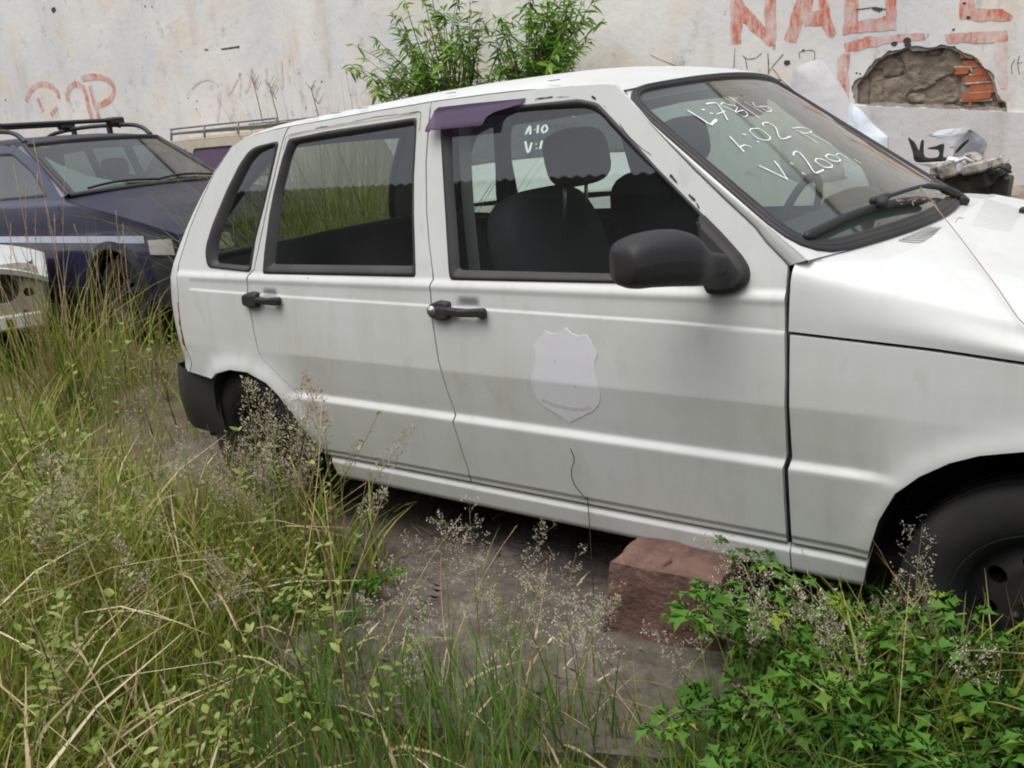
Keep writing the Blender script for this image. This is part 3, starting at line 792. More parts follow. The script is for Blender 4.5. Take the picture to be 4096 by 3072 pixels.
def zbon(x, y):
    sec = bon_sec(x); ys = [p[0] for p in sec][::-1]; zs = [p[1] for p in sec][::-1]
    return float(np.interp(abs(y), ys, zs))+.006*float(sstep(.44-abs(y), 0, .06))
def bonhit(u, v): return solve(u, v, lambda P: P[2]-zbon(min(2.94, max(1.87, P[0])), P[1]), 1.2, 4.2)
# cowl between rubber and bonnet
mb = MB()
def cowl(u, v):
    s = 2*v-1; A = Wab(s*(WA+.03), -.034, -.004); y = s*.712; xr = xrear(y)
    B = np.array((xr+.012, y, zbon(max(xr+.012, 1.88), y)-.014)); m = A+(B-A)*u
    return (m[0], m[1], m[2]-.006*math.sin(math.pi*u))
mb.grid(cowl, 6, 60); cowl_o = mb.obj('cowl_panel', WHITE, car)
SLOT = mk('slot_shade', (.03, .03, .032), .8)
mb = MB(); mb2 = MB()
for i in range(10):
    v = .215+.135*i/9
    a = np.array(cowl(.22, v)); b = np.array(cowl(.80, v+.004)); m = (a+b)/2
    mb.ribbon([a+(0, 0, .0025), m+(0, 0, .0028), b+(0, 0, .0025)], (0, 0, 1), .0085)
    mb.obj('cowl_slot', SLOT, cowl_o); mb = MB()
mb = MB()
c4 = [bonhit(*p) for p in Q(4, [(1905, 600), (1795, 800), (2105, 858), (2212, 690)])]
for i in range(14):
    t = i/13; a = c4[0]+(c4[1]-c4[0])*t; b = c4[3]+(c4[2]-c4[3])*t
    pts = [a+(b-a)*k/5 for k in range(6)]
    mb.ribbon([(p[0], p[1], zbon(p[0], p[1])+.0008) for p in pts], (0, 0, 1), .0022)
mb.obj('bonnet_louvres', mk('louvre_shade', (.20, .205, .20), .6), bonnet, kind='stuff')
p = bonhit(*Q(4, [(2190, 706)])[0]); mb = MB(); mb.box((p[0]+.01, p[1], p[2]+.006), (.030, .026, .018), bev=.004); mb.obj('washer_jet', BLACK, bonnet)
# --- writing on the windscreen
def ws_f(P):
    # signed distance-like function to the windscreen surface (in x)
    y, z = P[1], P[2]; t = .5
    for _ in range(6):
        s = y/(.672+(.543-.672)*t); s = max(-1.4, min(1.4, s)); k = 1-s*s
        zb, zt = .979+.005*k, 1.339+.026*k
        t = (z-zb-.006*4*t*(1-t))/(zt-zb)
    t = max(-.3, min(1.3, t)); s = max(-1.4, min(1.4, y/(.672-.129*t)))
    return P[0]-W(s, t)[0]
def wshit(u, v): return solve(u, v, ws_f, 1.0, 4.2, 80)
WN = np.cross(W(0, .51)-W(0, .49), W(.01, .5)-W(-.01, .5)); WN /= np.linalg.norm(WN); WN = WN if WN[2] > 0 else -WN
CHALK = mk('white_marker', (.86, .87, .86), .7, var=((.55, .58, .55), 60, .5, .7, .6))
STROKES = [([(700, 490), (790, 545), (880, 602), (905, 590), (935, 565)], 15), ([(815, 485), (840, 486)], 9), ([(880, 513), (905, 516)], 9), ([(850, 440), (890, 432), (940, 437), (985, 500), (1025, 572)], 9), ([(935, 522), (1000, 498)], 7),
  ([(1025, 445), (990, 428), (973, 448), (1060, 488), (1150, 540), (1182, 525), (1150, 490), (1085, 505), (1100, 462), (1025, 445)], 6), ([(1035, 380), (1150, 462), (1285, 556)], 8), ([(1155, 420), (1240, 470), (1330, 522)], 5), ([(1225, 425), (1240, 455), (1290, 470), (1345, 500), (1375, 492), (1340, 462), (1280, 458)], 6),
  ([(1040, 700), (1100, 765), (1155, 825)], 11), ([(1120, 790), (1160, 770), (1215, 787)], 6), ([(1140, 680), (1170, 688)], 10), ([(1255, 738), (1278, 748)], 11), ([(1210, 640), (1203, 662), (1260, 712), (1330, 732), (1367, 716), (1340, 682), (1280, 640), (1210, 640)], 7),
  ([(1312, 618), (1305, 596), (1350, 590), (1410, 630), (1430, 690), (1465, 722), (1530, 700)], 8), ([(1545, 635), (1600, 628), (1650, 633), (1700, 660), (1640, 675), (1570, 645)], 6), ([(1600, 660), (1680, 710), (1750, 756)], 6), ([(1690, 680), (1780, 722), (1862, 772)], 6),
  ([(1275, 935), (1390, 990), (1500, 1042)], 11), ([(1400, 898), (1450, 965), (1502, 1048)], 11), ([(1525, 914), (1552, 926)], 10), ([(1620, 995), (1648, 1006)], 11), ([(1550, 855), (1560, 826), (1600, 830), (1660, 900), (1720, 990), (1760, 985), (1795, 968)], 10),
  ([(1730, 905), (1737, 880), (1800, 890), (1862, 932), (1850, 950), (1795, 945), (1730, 905)], 8), ([(1810, 865), (1832, 845), (1890, 860), (1930, 890), (1900, 902), (1850, 890), (1810, 865)], 8), ([(1895, 850), (1915, 838), (1945, 848), (1990, 876)], 6), ([(2040, 885), (2095, 916)], 8)]
for pl, wd in STROKES:
    mb = MB(); pts = [wshit(*p)+WN*.0025 for p in Q(3, smooth_line(pl, 4) if len(pl) > 2 else resample(pl, 10, False))]
    mb.ribbon(pts, tuple(WN), [wd/2.011/1150*(.8+.5*R_.random()) for _ in pts]); mb.obj('painted_stroke', CHALK, wscreen)
# --- wiper
mb = MB()
tip = [wshit(*p)+WN*.014 for p in Q(4, [(420, 945), (560, 880), (780, 775), (960, 715), (1180, 665), (1390, 640)])]
mb.tube(smooth_line(tip, 4), [.006]+[.012]*19+[.009], 8)
wip = mb.obj('wiper', BLACK, car)
mb = MB()
hub = [wshit(*p)+WN*o for p, o in zip(Q(4, [(940, 690), (1090, 630), (1250, 575), (1370, 545), (1480, 555), (1600, 590), (1700, 620)]), (.028, .024, .022, .022, .022, .02, .010))]
mb.tube(smooth_line(hub, 4), [.010]*4+[.0055]*9+[.008]*5+[.014]*7, 8); mb.obj('wiper_arm', PLAST, wip)
mb = MB(); c = wshit(*Q(4, [(1000, 700)])[0])+WN*.028; mb.sbox(c, (.075, .03, .028), .6, 8, Matrix.Rotation(math.radians(-62), 3, 'Z')); mb.obj('wiper_mount', PLAST, wip)
mb = MB(); c = wshit(*Q(4, [(1690, 630)])[0])+WN*.004; mb.lathe_y([(0, -.02), (.018, -.02), (.022, -.012), (.022, .03), (.03, .034)], (0, 0, 0), 18)
rm = Vector((0, -1, 0)).rotation_difference(Vector(WN)).to_matrix(); mb.xf(lambda p: rm @ Vector(p)+Vector(c)); mb.obj('wiper_spindle', BLACK, wip)
# --- door mirror and its triangular base
mb = MB()
SAIL = round_poly(SX(Q(8, [(1432, 12), (1640, 228), (1850, 470), (1925, 590), (1945, 690), (1915, 790), (1800, 872), (1640, 897), (1490, 885), (1462, 830), (1420, 700), (1415, 300), (1395, 70)])), .008)
def Ysail(x, z): return Yside(x, z)*0+.7305+(Yside(x, z)-.7305)*.8
pad(mb, SAIL, Ysail, -1, h=.030, bev=.014, base=-.004)
sail = mb.obj('mirror_base', PLAST, front_doors[0])
M0 = at(*Q(8, [(1640, 560)])[0], 1, -.775); mdir = np.array([-.52, -.85, 0.0]); mdir /= np.linalg.norm(mdir); mn = np.array([mdir[1], -mdir[0], 0.0])
if mn.dot(ray(2500, 1050)) > 0: mn = -mn
def onplane(u, v):
    d = ray(u, v); lam = (M0-CPOS).dot(mn)/d.dot(mn); P = CPOS+d*lam; return ((P-M0).dot(mdir), P[2])
topc = [onplane(*p) for p in Q(8, [(1690, 520), (1660, 465), (1590, 448), (1500, 432), (1420, 380), (1330, 290), (1230, 222), (1100, 185), (950, 185), (800, 208), (650, 245), (540, 290), (470, 345), (432, 420)])]
botc = [onplane(*p) for p in Q(8, [(1680, 660), (1650, 690), (1520, 728), (1450, 800), (1300, 808), (1000, 812), (800, 822), (650, 838), (560, 835), (500, 812), (460, 780), (440, 720), (430, 600)])]
ta = sorted(topc); ba = sorted(botc); a0 = min(ta[0][0], ba[0][0])+.001; a1 = max(ta[-1][0], ba[-1][0])-.001
mb = MB(); NU, NV = 46, 28
ti = lambda a: float(np.interp(a, [p[0] for p in ta], [p[1] for p in ta])); bi = lambda a: float(np.interp(a, [p[0] for p in ba], [p[1] for p in ba]))
def mir(u, v):
    a = a0+(a1-a0)*u; zt, zb = ti(a), bi(a); zm, hh = (zt+zb)/2, max(.0008, (zt-zb)/2)
    th = 2*math.pi*v; e = .62
    fr = min(1, (u/.10))**.5*min(1, ((1-u)/.03))**.5
    dep = (.020+.050*float(sstep(a, .02, .11)))*(.06+.94*fr)
    cz = math.copysign(abs(math.sin(th))**e, math.sin(th)); cy = math.copysign(abs(math.cos(th))**.8, math.cos(th))
    o = cy*dep*(1.0 if cy > 0 else .55)
    P = M0+mdir*a+mn*o; return (P[0], P[1], zm+hh*cz)
mb.grid(mir, NU, NV)
mb.add([mir(0, j/NV) for j in range(NV)], [tuple(range(NV))]); mb.add([mir(1, j/NV) for j in range(NV)], [tuple(range(NV))])
mirror = mb.obj('door_mirror', PLAST, front_doors[0])
# --- interior
seat = MB()
def seat_at(mb, x, y, w_=.50):
    mb.sbox((x+.26, y, .50), (.52, w_, .17), .5, 12); r = Matrix.Rotation(math.radians(-17), 3, 'Y')
    mb.sbox((x-.02, y, .80), (.16, w_, .62), .5, 14, r)
for y in (-.36, .36):
    mb = MB(); seat_at(mb, 1.06, y); st = mb.obj('front_seat', CLOTH, car)
    mb = MB(); mb.sbox((1.115, y-.0, 1.185), (.11, .27, .165), .62, 12, Matrix.Rotation(math.radians(-10), 3, 'Y')); hr = mb.obj('headrest', CLOTH, st)
    for d in (-.06, .06): mb = MB(); mb.tube([(1.09, y+d, .98), (1.105, y+d, 1.14)], .006, 6); mb.obj('headrest_post', LOCK, st)
mb = MB(); mb.sbox((.33, 0, .48), (.5, 1.24, .18), .5, 12); mb.sbox((-.02, 0, .72), (.16, 1.26, .50), .4, 14, Matrix.Rotation(math.radians(-20), 3, 'Y')); mb.obj('rear_seat', CLOTH, car)
mb = MB(); mb.box((-.26, 0, .84), (.34, 1.24, .02)); mb.obj('parcel_shelf', INNER, car)
mb = MB(); mb.sbox((1.80, 0, .86), (.40, 1.34, .22), .4, 14); mb.box((1.93, 0, .915), (.30, 1.30, .03), bev=.01); mb.sbox((1.70, .36, .93), (.14, .42, .14), .5, 10); dash = mb.obj('dashboard', INNER, car)
mb = MB(); sw = []
for k in range(33):
    a = 2*math.pi*k/32; sw.append((1.50+.06*math.sin(a), .36+.185*math.cos(a), .87+.175*math.sin(a)))
mb.tube(sw, .013, 8, cap=False); mb.tube([(1.50, .19, .87), (1.52, .36, .86), (1.50, .53, .87)], .016, 8); mb.tube([(1.52, .36, .86), (1.72, .36, .86)], .025, 8); mb.obj('steering_wheel', BLACK, car)
mb = MB(); mb.sbox((1.50, 0, 1.285), (.03, .22, .06), .6, 8); mb.obj('rear_view_mirror', BLACK, car)
bt = [at(u, v, 1, -.60) for u, v in ((1858, 470), (1862, 640), (1876, 860), (1900, 1090), (1912, 1180))]
mb = MB(); mb.ribbon(smooth_line([tuple(p) for p in bt], 4), (.45, -.9, 0), .034); mb.obj('seat_belt', mk('belt_webbing', (.20, .20, .21), .8), car)
mb = MB(); mb.box((1.2, 0, .245), (3.3, 1.32, .03)); mb.box((1.93, 0, .56), (.03, 1.36, .62)); mb.box((-.33, 0, .45), (.03, 1.26, .42)); mb.box((2.45, 0, .42), (.9, .84, .34)); mb.obj('underbody', BLACK, car)
# --- arches and wheels
def arch_liner(arch, sd):
    mb = MB(); a = resample(arch, .03, False); vs = []
    for x, z in a:
        y = float(Yside(x, z))-.008; vs += [(x, sd*y, z), (x, sd*.44, z)]
    mb.add(vs, [(2*i, 2*i+1, 2*i+3, 2*i+2) for i in range(len(a)-1)])
    cx = sum(p[0] for p in a)/len(a); vs = [(x, sd*.45, z) for x, z in a]+[(a[-1][0], sd*.45, .2), (a[0][0], sd*.45, .2)]
    mb.add(vs, [tuple(range(len(vs)))], smooth=False); mb.obj('wheel_arch_liner', BLACK, car)
def make_wheel(parent, cx, cy, cz, R, rr, sd, wd=.165, rimmat=STEEL, steer=0.0):
    h = wd/2; T = [(rr+.005, -h*.80), (rr+.012, -h*.92), (R*.80, -h), (R*.93, -h*.93), (R*.985, -h*.78), (R, -h*.6), (R*.996, -h*.42), (R*.975, -h*.40), (R*.975, -h*.34), (R, -h*.32), (R, -h*.06), (R*.975, -h*.04), (R*.975, h*.04), (R, h*.06), (R, h*.32), (R*.975, h*.34), (R*.975, h*.4), (R, h*.42), (R, h*.6), (R*.985, h*.78), (R*.93, h*.93), (R*.8, h), (rr+.012, h*.92), (rr+.005, h*.8)]
    rm = Matrix.Rotation(steer, 3, 'Z')
    def place(p): q = rm @ Vector(p); return (q[0]+cx, q[1]+cy, q[2]+cz)
    wt = MB(); wt.lathe_y(T, n=56); wt.xf(place)
    ty = wt.obj('tyre', TYRE, parent, keep=True)
    rb = MB(); holes = []
    for k in range(8):
        a = 2*math.pi*k/8+.2; holes.append([(rr*.60*math.cos(a)+.020*math.cos(b), rr*.60*math.sin(a)+.020*math.sin(b)) for b in [2*math.pi*j/10 for j in range(10)]])
    disc = [(rr*.86*math.cos(2*math.pi*j/40), rr*.86*math.sin(2*math.pi*j/40)) for j in range(40)]
    def Yr(x, z):
        r = np.hypot(x, z); return h*.55-.030*sstep(r, rr*.5, rr*.86)+.012*(1-sstep(r, 0, rr*.38))-.02*(1-sstep(r, .028, .034))
    panel(rb, [disc]+holes, Yr, sd, dz=.012, dx=.012, depth=.012)
    rb.lathe_y([(rr*.86, sd*(h*.55-.03)), (rr*.90, sd*(h*.6)), (rr*.97, sd*(h*.72)), (rr*1.02, sd*(h*.86)), (rr*1.05, sd*(h*.90)), (rr*1.05, sd*(h*.78)), (rr*.95, sd*h*.1), (rr*.9, -sd*h*.5)], n=56)
    for k in range(4):
        a = 2*math.pi*k/4+.4; rb.lathe_y([(0, sd*.016), (.008, sd*.014), (.009, 0)], (.049*math.cos(a), sd*(h*.55+.008), .049*math.sin(a)), 8)
    rb.xf(place); rb.obj('rim', rimmat, ty)
    return ty
STEELF = mk('dark_wheel', (.017, .018, .021), .6, metal=.2, var=((.030, .024, .018), 8, .5, .7))
for sd in (-1, 1):
    arch_liner(ARCH_R, sd); arch_liner(ARCH_F, sd)
    make_wheel(car, -.035, sd*.665, .275, .278, .168, sd)
    make_wheel(car, 2.385, sd*.665, .228, .278, .168, sd, rimmat=STEELF, steer=math.radians(4))
# front end (outside the picture, kept simple)
mb = MB()
def nose(u, v):
    s = 2*v-1; z = .70-.25*u; return (2.99+.07*(1-abs(s)**2.5)-.03*u, s*.715, z)
mb.grid(nose, 6, 20); mb.obj('grille_panel', WHITE, car)
mb = MB(); mb.grid(lambda u, v: (3.03+.08*(1-abs(2*v-1)**2.5)+.03*math.sin(math.pi*u)-(.28*max(0, (abs(2*v-1)-.85)/.15)), .75*max(-1, min(1, (2*v-1)*1.12)), .28+.2*u), 8, 40); mb.obj('front_bumper', PLAST, car)
LENS = mk('lamp_lens', (.72, .72, .70), .12, coat=.6, var=((.5, .48, .42), 9, .45, .7))
for sd in (-1, 1):
    mb = MB(); mb.sbox((3.0, sd*.55, .64), (.10, .30, .13), .4, 8); mb.obj('headlight', LENS, car)
# ================================================================== the yard: ground, slab, old plastered wall
WY = 5.4
SOIL = mk('soil', (.115, .085, .055), .95, var=((.06, .045, .03), 3, .4, .7), var2=((.17, .145, .10), 14, .5, .75), bump=(30, .5, .03))
CONC = mk('old_concrete', (.112, .094, .078), .9, var=((.085, .066, .05), 2.2, .42, .68), var2=((.25, .22, .19), 6, .50, .70, .7), bump=(26, .9, .02), var3=((.050, .040, .032), 24, .46, .62, .7))
mb = MB()
def gz(x, y): return .05*float(fbm(x*.7, y*.7, 2.2, 3))-.03
xs = np.concatenate([np.linspace(-60, -14, 14), np.linspace(-13, 9, 56), np.linspace(10, 60, 14)]); ys = np.concatenate([np.linspace(-60, -9, 14), np.linspace(-8, 7, 46), np.linspace(8, 60, 14)])
vs = [(x, y, gz(x, y)) for x in xs for y in ys]; ny = len(ys)
mb.add(vs, [(i*ny+j, (i+1)*ny+j, (i+1)*ny+j+1, i*ny+j+1) for i in range(len(xs)-1) for j in range(ny-1)])
mb.obj('ground', SOIL, kind='structure')
slab = [(-1.15, -.35), (-.75, -.95), (-.2, -1.05), (.25, -1.2), (.62, -1.38), (1.0, -1.46), (1.35, -1.42), (1.72, -1.30), (2.1, -1.05), (2.9, -.95), (3.1, .9), (-1.1, 1.0)]
sl2 = []
for x, y in resample(slab, .09): sl2.append((x+.05*float(vnoise(x*9, y*9, 1.0)), y+.06*float(vnoise(x*9, y*9, 5.0))))
mb = MB(); panel(mb, [sl2], lambda x, z: .014+.020*fbm(np.asarray(x)*3, np.asarray(z)*3, 1.0, 4)-.009*np.exp(-(fbm(np.asarray(x)*1.6, np.asarray(z)*1.6, 7.0, 3)/.022)**2), 1, dz=.025, dx=.025, depth=.09)
mb.xf(lambda p: (p[0], p[2], p[1]))
mb.f = [f[::-1] for f in mb.f]; mb.cust = False
mb.obj('concrete_slab', CONC, kind='structure')
# --- plaster with the broken-out patch
def plaster_mat(name, base, warm, cool, dark, red=None):
    m = bpy.data.materials.new(name); m.use_nodes = True; t = m.node_tree; N = t.nodes; b = N['Principled BSDF']; b.inputs['Roughness'].default_value = .92; b.inputs['Specular IOR Level'].default_value = .2
    tc = N.new('ShaderNodeTexCoord')
    def noise(scale, det, st=(1, 1, 1), rough=.6):
        mp = N.new('ShaderNodeMapping'); mp.inputs['Scale'].default_value = st; t.links.new(tc.outputs['Object'], mp.inputs[0])
        nz = N.new('ShaderNodeTexNoise'); nz.inputs['Scale'].default_value = scale; nz.inputs['Detail'].default_value = det; nz.inputs['Roughness'].default_value = rough
        t.links.new(mp.outputs[0], nz.inputs['Vector']); return nz.outputs[0]
    def rng(s, a, b_, hi=1.0):
        r = N.new('ShaderNodeMapRange'); r.inputs[1].default_value = a; r.inputs[2].default_value = b_; r.inputs[4].default_value = hi; t.links.new(s, r.inputs[0]); return r.outputs[0]
    def mix(f, a, c):
        x = N.new('ShaderNodeMix'); x.data_type = 'RGBA'; t.links.new(f, x.inputs[0])
        if isinstance(a, tuple): x.inputs[6].default_value = (*a, 1)
        else: t.links.new(a, x.inputs[6])
        if isinstance(c, tuple): x.inputs[7].default_value = (*c, 1)
        else: t.links.new(c, x.inputs[7])
        return x.outputs[2]
    c = mix(rng(noise(.55, 5), .38, .62), base, cool)
    c = mix(rng(noise(1.3, 8), .50, .74, .9), c, warm)
    c = mix(rng(noise(2.0, 8, (1.6, 1, .28)), .55, .80, .75), c, tuple(x*.72 for x in warm))     # runs down the wall
    c = mix(rng(noise(5.5, 9, (1, 1, .7), .72), .57, .71, .75), c, (.40, .385, .37))                # grey scabs
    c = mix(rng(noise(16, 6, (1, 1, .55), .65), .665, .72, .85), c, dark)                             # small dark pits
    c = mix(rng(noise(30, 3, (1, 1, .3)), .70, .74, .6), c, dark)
    if red:
        k = rng(noise(7, 9, (1, 1, .6), .7), .33, .62, 1.0); k2 = rng(noise(26, 5, (1, 1, .3), .7), .30, .62)
        mm = N.new('ShaderNodeMath'); mm.operation = 'MULTIPLY'; t.links.new(k, mm.inputs[0]); t.links.new(k2, mm.inputs[1])
        ma = N.new('ShaderNodeMath'); ma.operation = 'MULTIPLY_ADD'; t.links.new(mm.outputs[0], ma.inputs[0]); ma.inputs[1].default_value = red[3]; ma.inputs[2].default_value = red[4]; ma.use_clamp = True
        c = mix(ma.outputs[0], c, tuple(red[:3]))
    t.links.new(c, b.inputs['Base Color'])
    bp = N.new('ShaderNodeBump'); bp.inputs['Strength'].default_value = .35; bp.inputs['Distance'].default_value = .02
    t.links.new(noise(9, 9), bp.inputs['Height']); t.links.new(bp.outputs[0], b.inputs['Normal'])
    return m
PB = ((.81, .785, .735), (.76, .645, .49), (.66, .67, .675), (.10, .09, .08))
PLASTER = plaster_mat('stained_plaster', *PB)
REDP = plaster_mat('worn_red_paint', *PB, red=(.60, .185, .115, 1.1, .22))
REDF = plaster_mat('faded_red_paint', *PB, red=(.62, .27, .18, .55, .02))
PLIN = plaster_mat('plinth_plaster', (.70, .675, .645), (.66, .60, .52), (.62, .625, .645), (.2, .19, .18))
MORT = mk('broken_masonry', (.26, .21, .165), .95, var=((.15, .12, .09), 7, .42, .62), var2=((.33, .27, .215), 13, .52, .70), bump=(60, .7, .012))
BRICK = mk('red_brick', (.48, .14, .06), .9, var=((.36, .10, .05), 18, .4, .7), var2=((.50, .26, .17), 40, .56, .75, .7), bump=(120, .5, .006))
wall = thing('yard_wall', 'long stained plaster wall with red painted letters and a broken patch showing brick', 'wall', (-5, WY, 0))
def WQ(pts, n=9, y=WY): return [(float(p[0]), float(p[2])) for p in (at(u, v, 1, y) for u, v in Q(n, pts))]
def flat(o): return lambda x, z: np.asarray(x)*0+o
hole0 = WQ([(955, 775), (950, 640), (985, 575), (1060, 510), (1110, 440), (1200, 385), (1330, 350), (1420, 345), (1480, 350), (1580, 330), (1690, 338), (1740, 375), (1850, 410), (1880, 450), (1950, 515), (1990, 600), (2000, 655), (2040, 712), (2095, 760), (2097, 825), (1300, 797)])
hole = []
for x, z in resample(hole0, .018):
    hole.append((x+.034*float(fbm(x*15, z*15, .3, 4)), z+.034*float(fbm(x*15, z*15, 4.3, 4))))
# main plaster sheet (2.5 cm thick), its face at y = WY
mb = MB(); panel(mb, [[(-22, -.1), (6.5, -.1), (6.5, 4.6), (-22, 4.6)], hole], flat(0), -1, dz=.25, dx=.5, depth=.045)
mb.xf(lambda p: (p[0], WY+p[1], p[2])); mb.obj('plaster', PLASTER, wall)
mb = MB(); mb.box((-7.75, WY+.19, 2.3), (28.4, .24, 4.6)); mb.box((-7.75, WY+.16, 4.66), (28.6, .42, .1), bev=.02); mb.obj('wall_core', MORT, wall)
UNDER = mk('grey_undercoat', (.36, .32, .275), .95, var=((.22, .19, .155), 12, .42, .68), bump=(80, .6, .01))
hin = inset(hole0, .0); hin = [(x, z) for x, z in resample(inset(hole0, .022), .02)]
hin = [(x+.045*float(fbm(x*11, z*11, 8.3, 4)), z+.045*float(fbm(x*11, z*11, 2.6, 4))) for x, z in hin]
mb = MB(); panel(mb, [[(p[0], p[1]) for p in inset(hole0, -.07)], hin], flat(-.014), -1, dz=.05, dx=.08, depth=.04)
mb.xf(lambda p: (p[0], WY+p[1], p[2])); mb.obj('undercoat', UNDER, wall)
# rough rubble inside the hole
x0 = min(p[0] for p in hole)-.05; x1 = max(p[0] for p in hole)+.05; z0 = min(p[1] for p in hole)-.05; z1 = max(p[1] for p in hole)+.05
mb = MB()
def rub(u, v):
    x = x0+(x1-x0)*u; z = z0+(z1-z0)*v
    n = float(fbm(x*5, z*6, 1.7, 5)); st = abs(float(vnoise(x*7, z*9, 3.3)))
    return (x, WY+.048-.030*n+.018*(st < .05)-.012*float(fbm(x*25, z*25, 2.0, 2)), z)
mb.grid(rub, 150, 80, flip=True); mb.obj('rubble_core', MORT, wall)
# exposed bricks: courses read off the photograph
rows = [(470, [(1745, 1885)], 455), (525, [(1690, 1800), (1832, 1945)], 0), (580, [(1760, 1962)], 0), (650, [(1800, 1998)], 0), (712, [(1740, 1965)], 0), (402, [(1735, 1850)], 0), (765, [(1798, 1822)], 0), (735, [(2000, 2060)], 0)]
bi_ = 0
for yv, spans, _ in rows:
    for a, b in spans:
        tl, tr = WQ([(a, yv), (b, yv)]); zc_ = (tl[1]+tr[1])/2; hgt = .049
        vs = MB(); L = tr[0]-tl[0]
        n = 7; ring = [(tl[0]+.008*R_.random(), zc_-hgt/2), (tr[0]-.008*R_.random(), zc_-hgt/2), (tr[0]-.006*R_.random(), zc_+hgt/2), (tl[0]+.006*R_.random(), zc_+hgt/2)]
        rr = [(x+.004*float(vnoise(x*40, z*40, bi_)), z+.004*float(vnoise(x*40, z*40, 9+bi_))) for x, z in resample(round_poly(ring, .012, 2), .05)]
        mbb = MB(); pr = .012+.012*R_.random(); panel(mbb, [rr], flat(pr), -1, dz=.03, dx=.06, depth=.10, smooth=False)
        mbb.xf(lambda p: (p[0], WY+.045+p[1], p[2])); mbb.obj('brick', BRICK, wall); bi_ += 1
MORT2 = mk('pale_mortar', (.50, .43, .34), .95, var=((.30, .24, .18), 20, .4, .7), bump=(90, .6, .006))
mb = MB(); joints = [[(1690, 500), (1760, 497), (1900, 492)], [(1800, 556), (1950, 548)], [(1770, 622), (1985, 606)], [(1800, 690), (1995, 676)], [(1808, 500), (1828, 545)], [(1735, 745), (1970, 742)]]
for j in joints:
    c = WQ(j); mb.tube([(x, WY+.040, z) for x, z in c], .012, 6)
mb.obj('mortar_joint', MORT2, wall, kind='stuff')
# plaster repair skirt (lower right), standing slightly proud
pl = WQ([(790, 772), (925, 781), (1500, 800), (2095, 828), (2330, 836)])
mb = MB(); panel(mb, [[(pl[0][0]-.02, -.1), (6.4, -.1), (6.4, pl[-1][1]-.55)]+pl[::-1]], flat(0.016), -1, dz=.2, dx=.4, depth=.02)
mb.xf(lambda p: (p[0], WY+p[1], p[2])); mb.obj('plinth', PLIN, wall)
def painted(name, polys, m, o=.0025, n=9, jit=.02):
    mb = MB()
    for p in polys:
        q = WQ(p, n); q = [(x+jit*float(fbm(x*16, z*16, 1.1, 2)), z+jit*float(fbm(x*16, z*16, 6.1, 2))) for x, z in resample(q, .03)]
        panel(mb, [q], flat(o), -1, dz=.2, dx=.3, skirt=False); o += .0006
    mb.xf(lambda p: (p[0], WY+p[1], p[2])); return mb.obj(name, m, wall)
painted('painted_letter', [[(28, -260), (125, -260), (125, 20), (125, 150), (122, 322), (80, 330), (45, 325)], [(100, -60), (150, 40), (290, 190), (375, 260), (366, 342), (322, 335), (130, 165)], [(290, -260), (385, -260), (375, 270), (300, 195)]], REDP).data
painted('painted_letter', [[(600, -260), (690, -260), (640, 60), (565, 185), (522, 315), (470, 312), (440, 302)], [(565, 95), (770, 60), (790, 165), (590, 200)], [(690, -260), (760, 40), (825, 250), (792, 285), (755, 262), (700, 130)]], REDP)
painted('painted_letter', [[(888, -240), (985, -240), (985, 140), (900, 255), (875, 255)], [(880, 165), (1262, 112), (1265, 215), (885, 255)], [(1185, -240), (1280, -240), (1267, 160), (1190, 160)], [(985, -40), (1185, -60), (1185, -110), (985, -100)]], REDP)
painted('painted_letter', [[(1745, -240), (1845, -240), (1850, 65), (1835, 148), (1735, 148)], [(1840, 60), (2055, 60), (2125, 110), (2110, 148), (1840, 150)]], REDP)
painted('painted_frame', [[(885, 325), (1040, 275), (1250, 258), (1480, 245), (1485, 285), (1180, 332), (930, 385), (890, 385)], [(835, 420), (880, 398), (925, 400), (915, 560), (920, 770), (830, 705)], [(1625, 258), (1800, 240), (2085, 220), (2092, 300), (1990, 312), (1650, 320)]], REDP)
painted('painted_frame', [[(1990, 310), (2092, 305), (2090, 420), (2080, 650), (2030, 650), (2000, 430)]], REDF)
def strokes(name, lines, m, n, wpx, o=.003):
    mb = MB()
    for ln, k in lines:
        q = WQ(smooth_line(ln, 5), n); d = float((at(*Q(n, [ln[0]])[0], 1, WY)-CPOS).dot(CD)); wd = wpx/BASES[n][2]/FPX*d*k
        mb.ribbon([(x, WY-o, z) for x, z in q], (0, -1, 0), [wd*(.8+.4*R_.random()) for _ in q]); o += .0004
    return mb.obj(name, m, wall)
strokes('painted_letter', [([(165, 640), (195, 575), (260, 530), (330, 550), (368, 590), (372, 620)], 1), ([(238, 620), (255, 660), (272, 705)], 1), ([(362, 680), (345, 700), (322, 725)], .8)], REDP, 0, 31)
strokes('painted_letter', [([(428, 640), (432, 570), (470, 535), (510, 540), (540, 590), (560, 680), (585, 760)], 1.2)], REDP, 0, 31)
strokes('painted_letter', [([(568, 540), (595, 640), (632, 775)], 1.3), ([(518, 500), (600, 485), (680, 505), (718, 555), (705, 620), (640, 662), (610, 660)], 1.1)], REDP, 0, 31)
strokes('faded_letter', [([(1388, 580), (1385, 680), (1372, 770)], 1.1), ([(1440, 600), (1470, 560), (1500, 500), (1520, 470), (1512, 620)], .8), ([(1550, 580), (1575, 540), (1592, 440), (1610, 560)], .8), ([(1682, 430), (1690, 560), (1725, 566)], .9), ([(1778, 380), (1785, 560)], .9), ([(1880, 430), (1888, 460)], 1.4), ([(1210, 560), (1260, 515), (1330, 500), (1380, 540)], .7)], REDF, 0, 22)
SCR = mk('scratch_mark', (.07, .065, .06), .9)
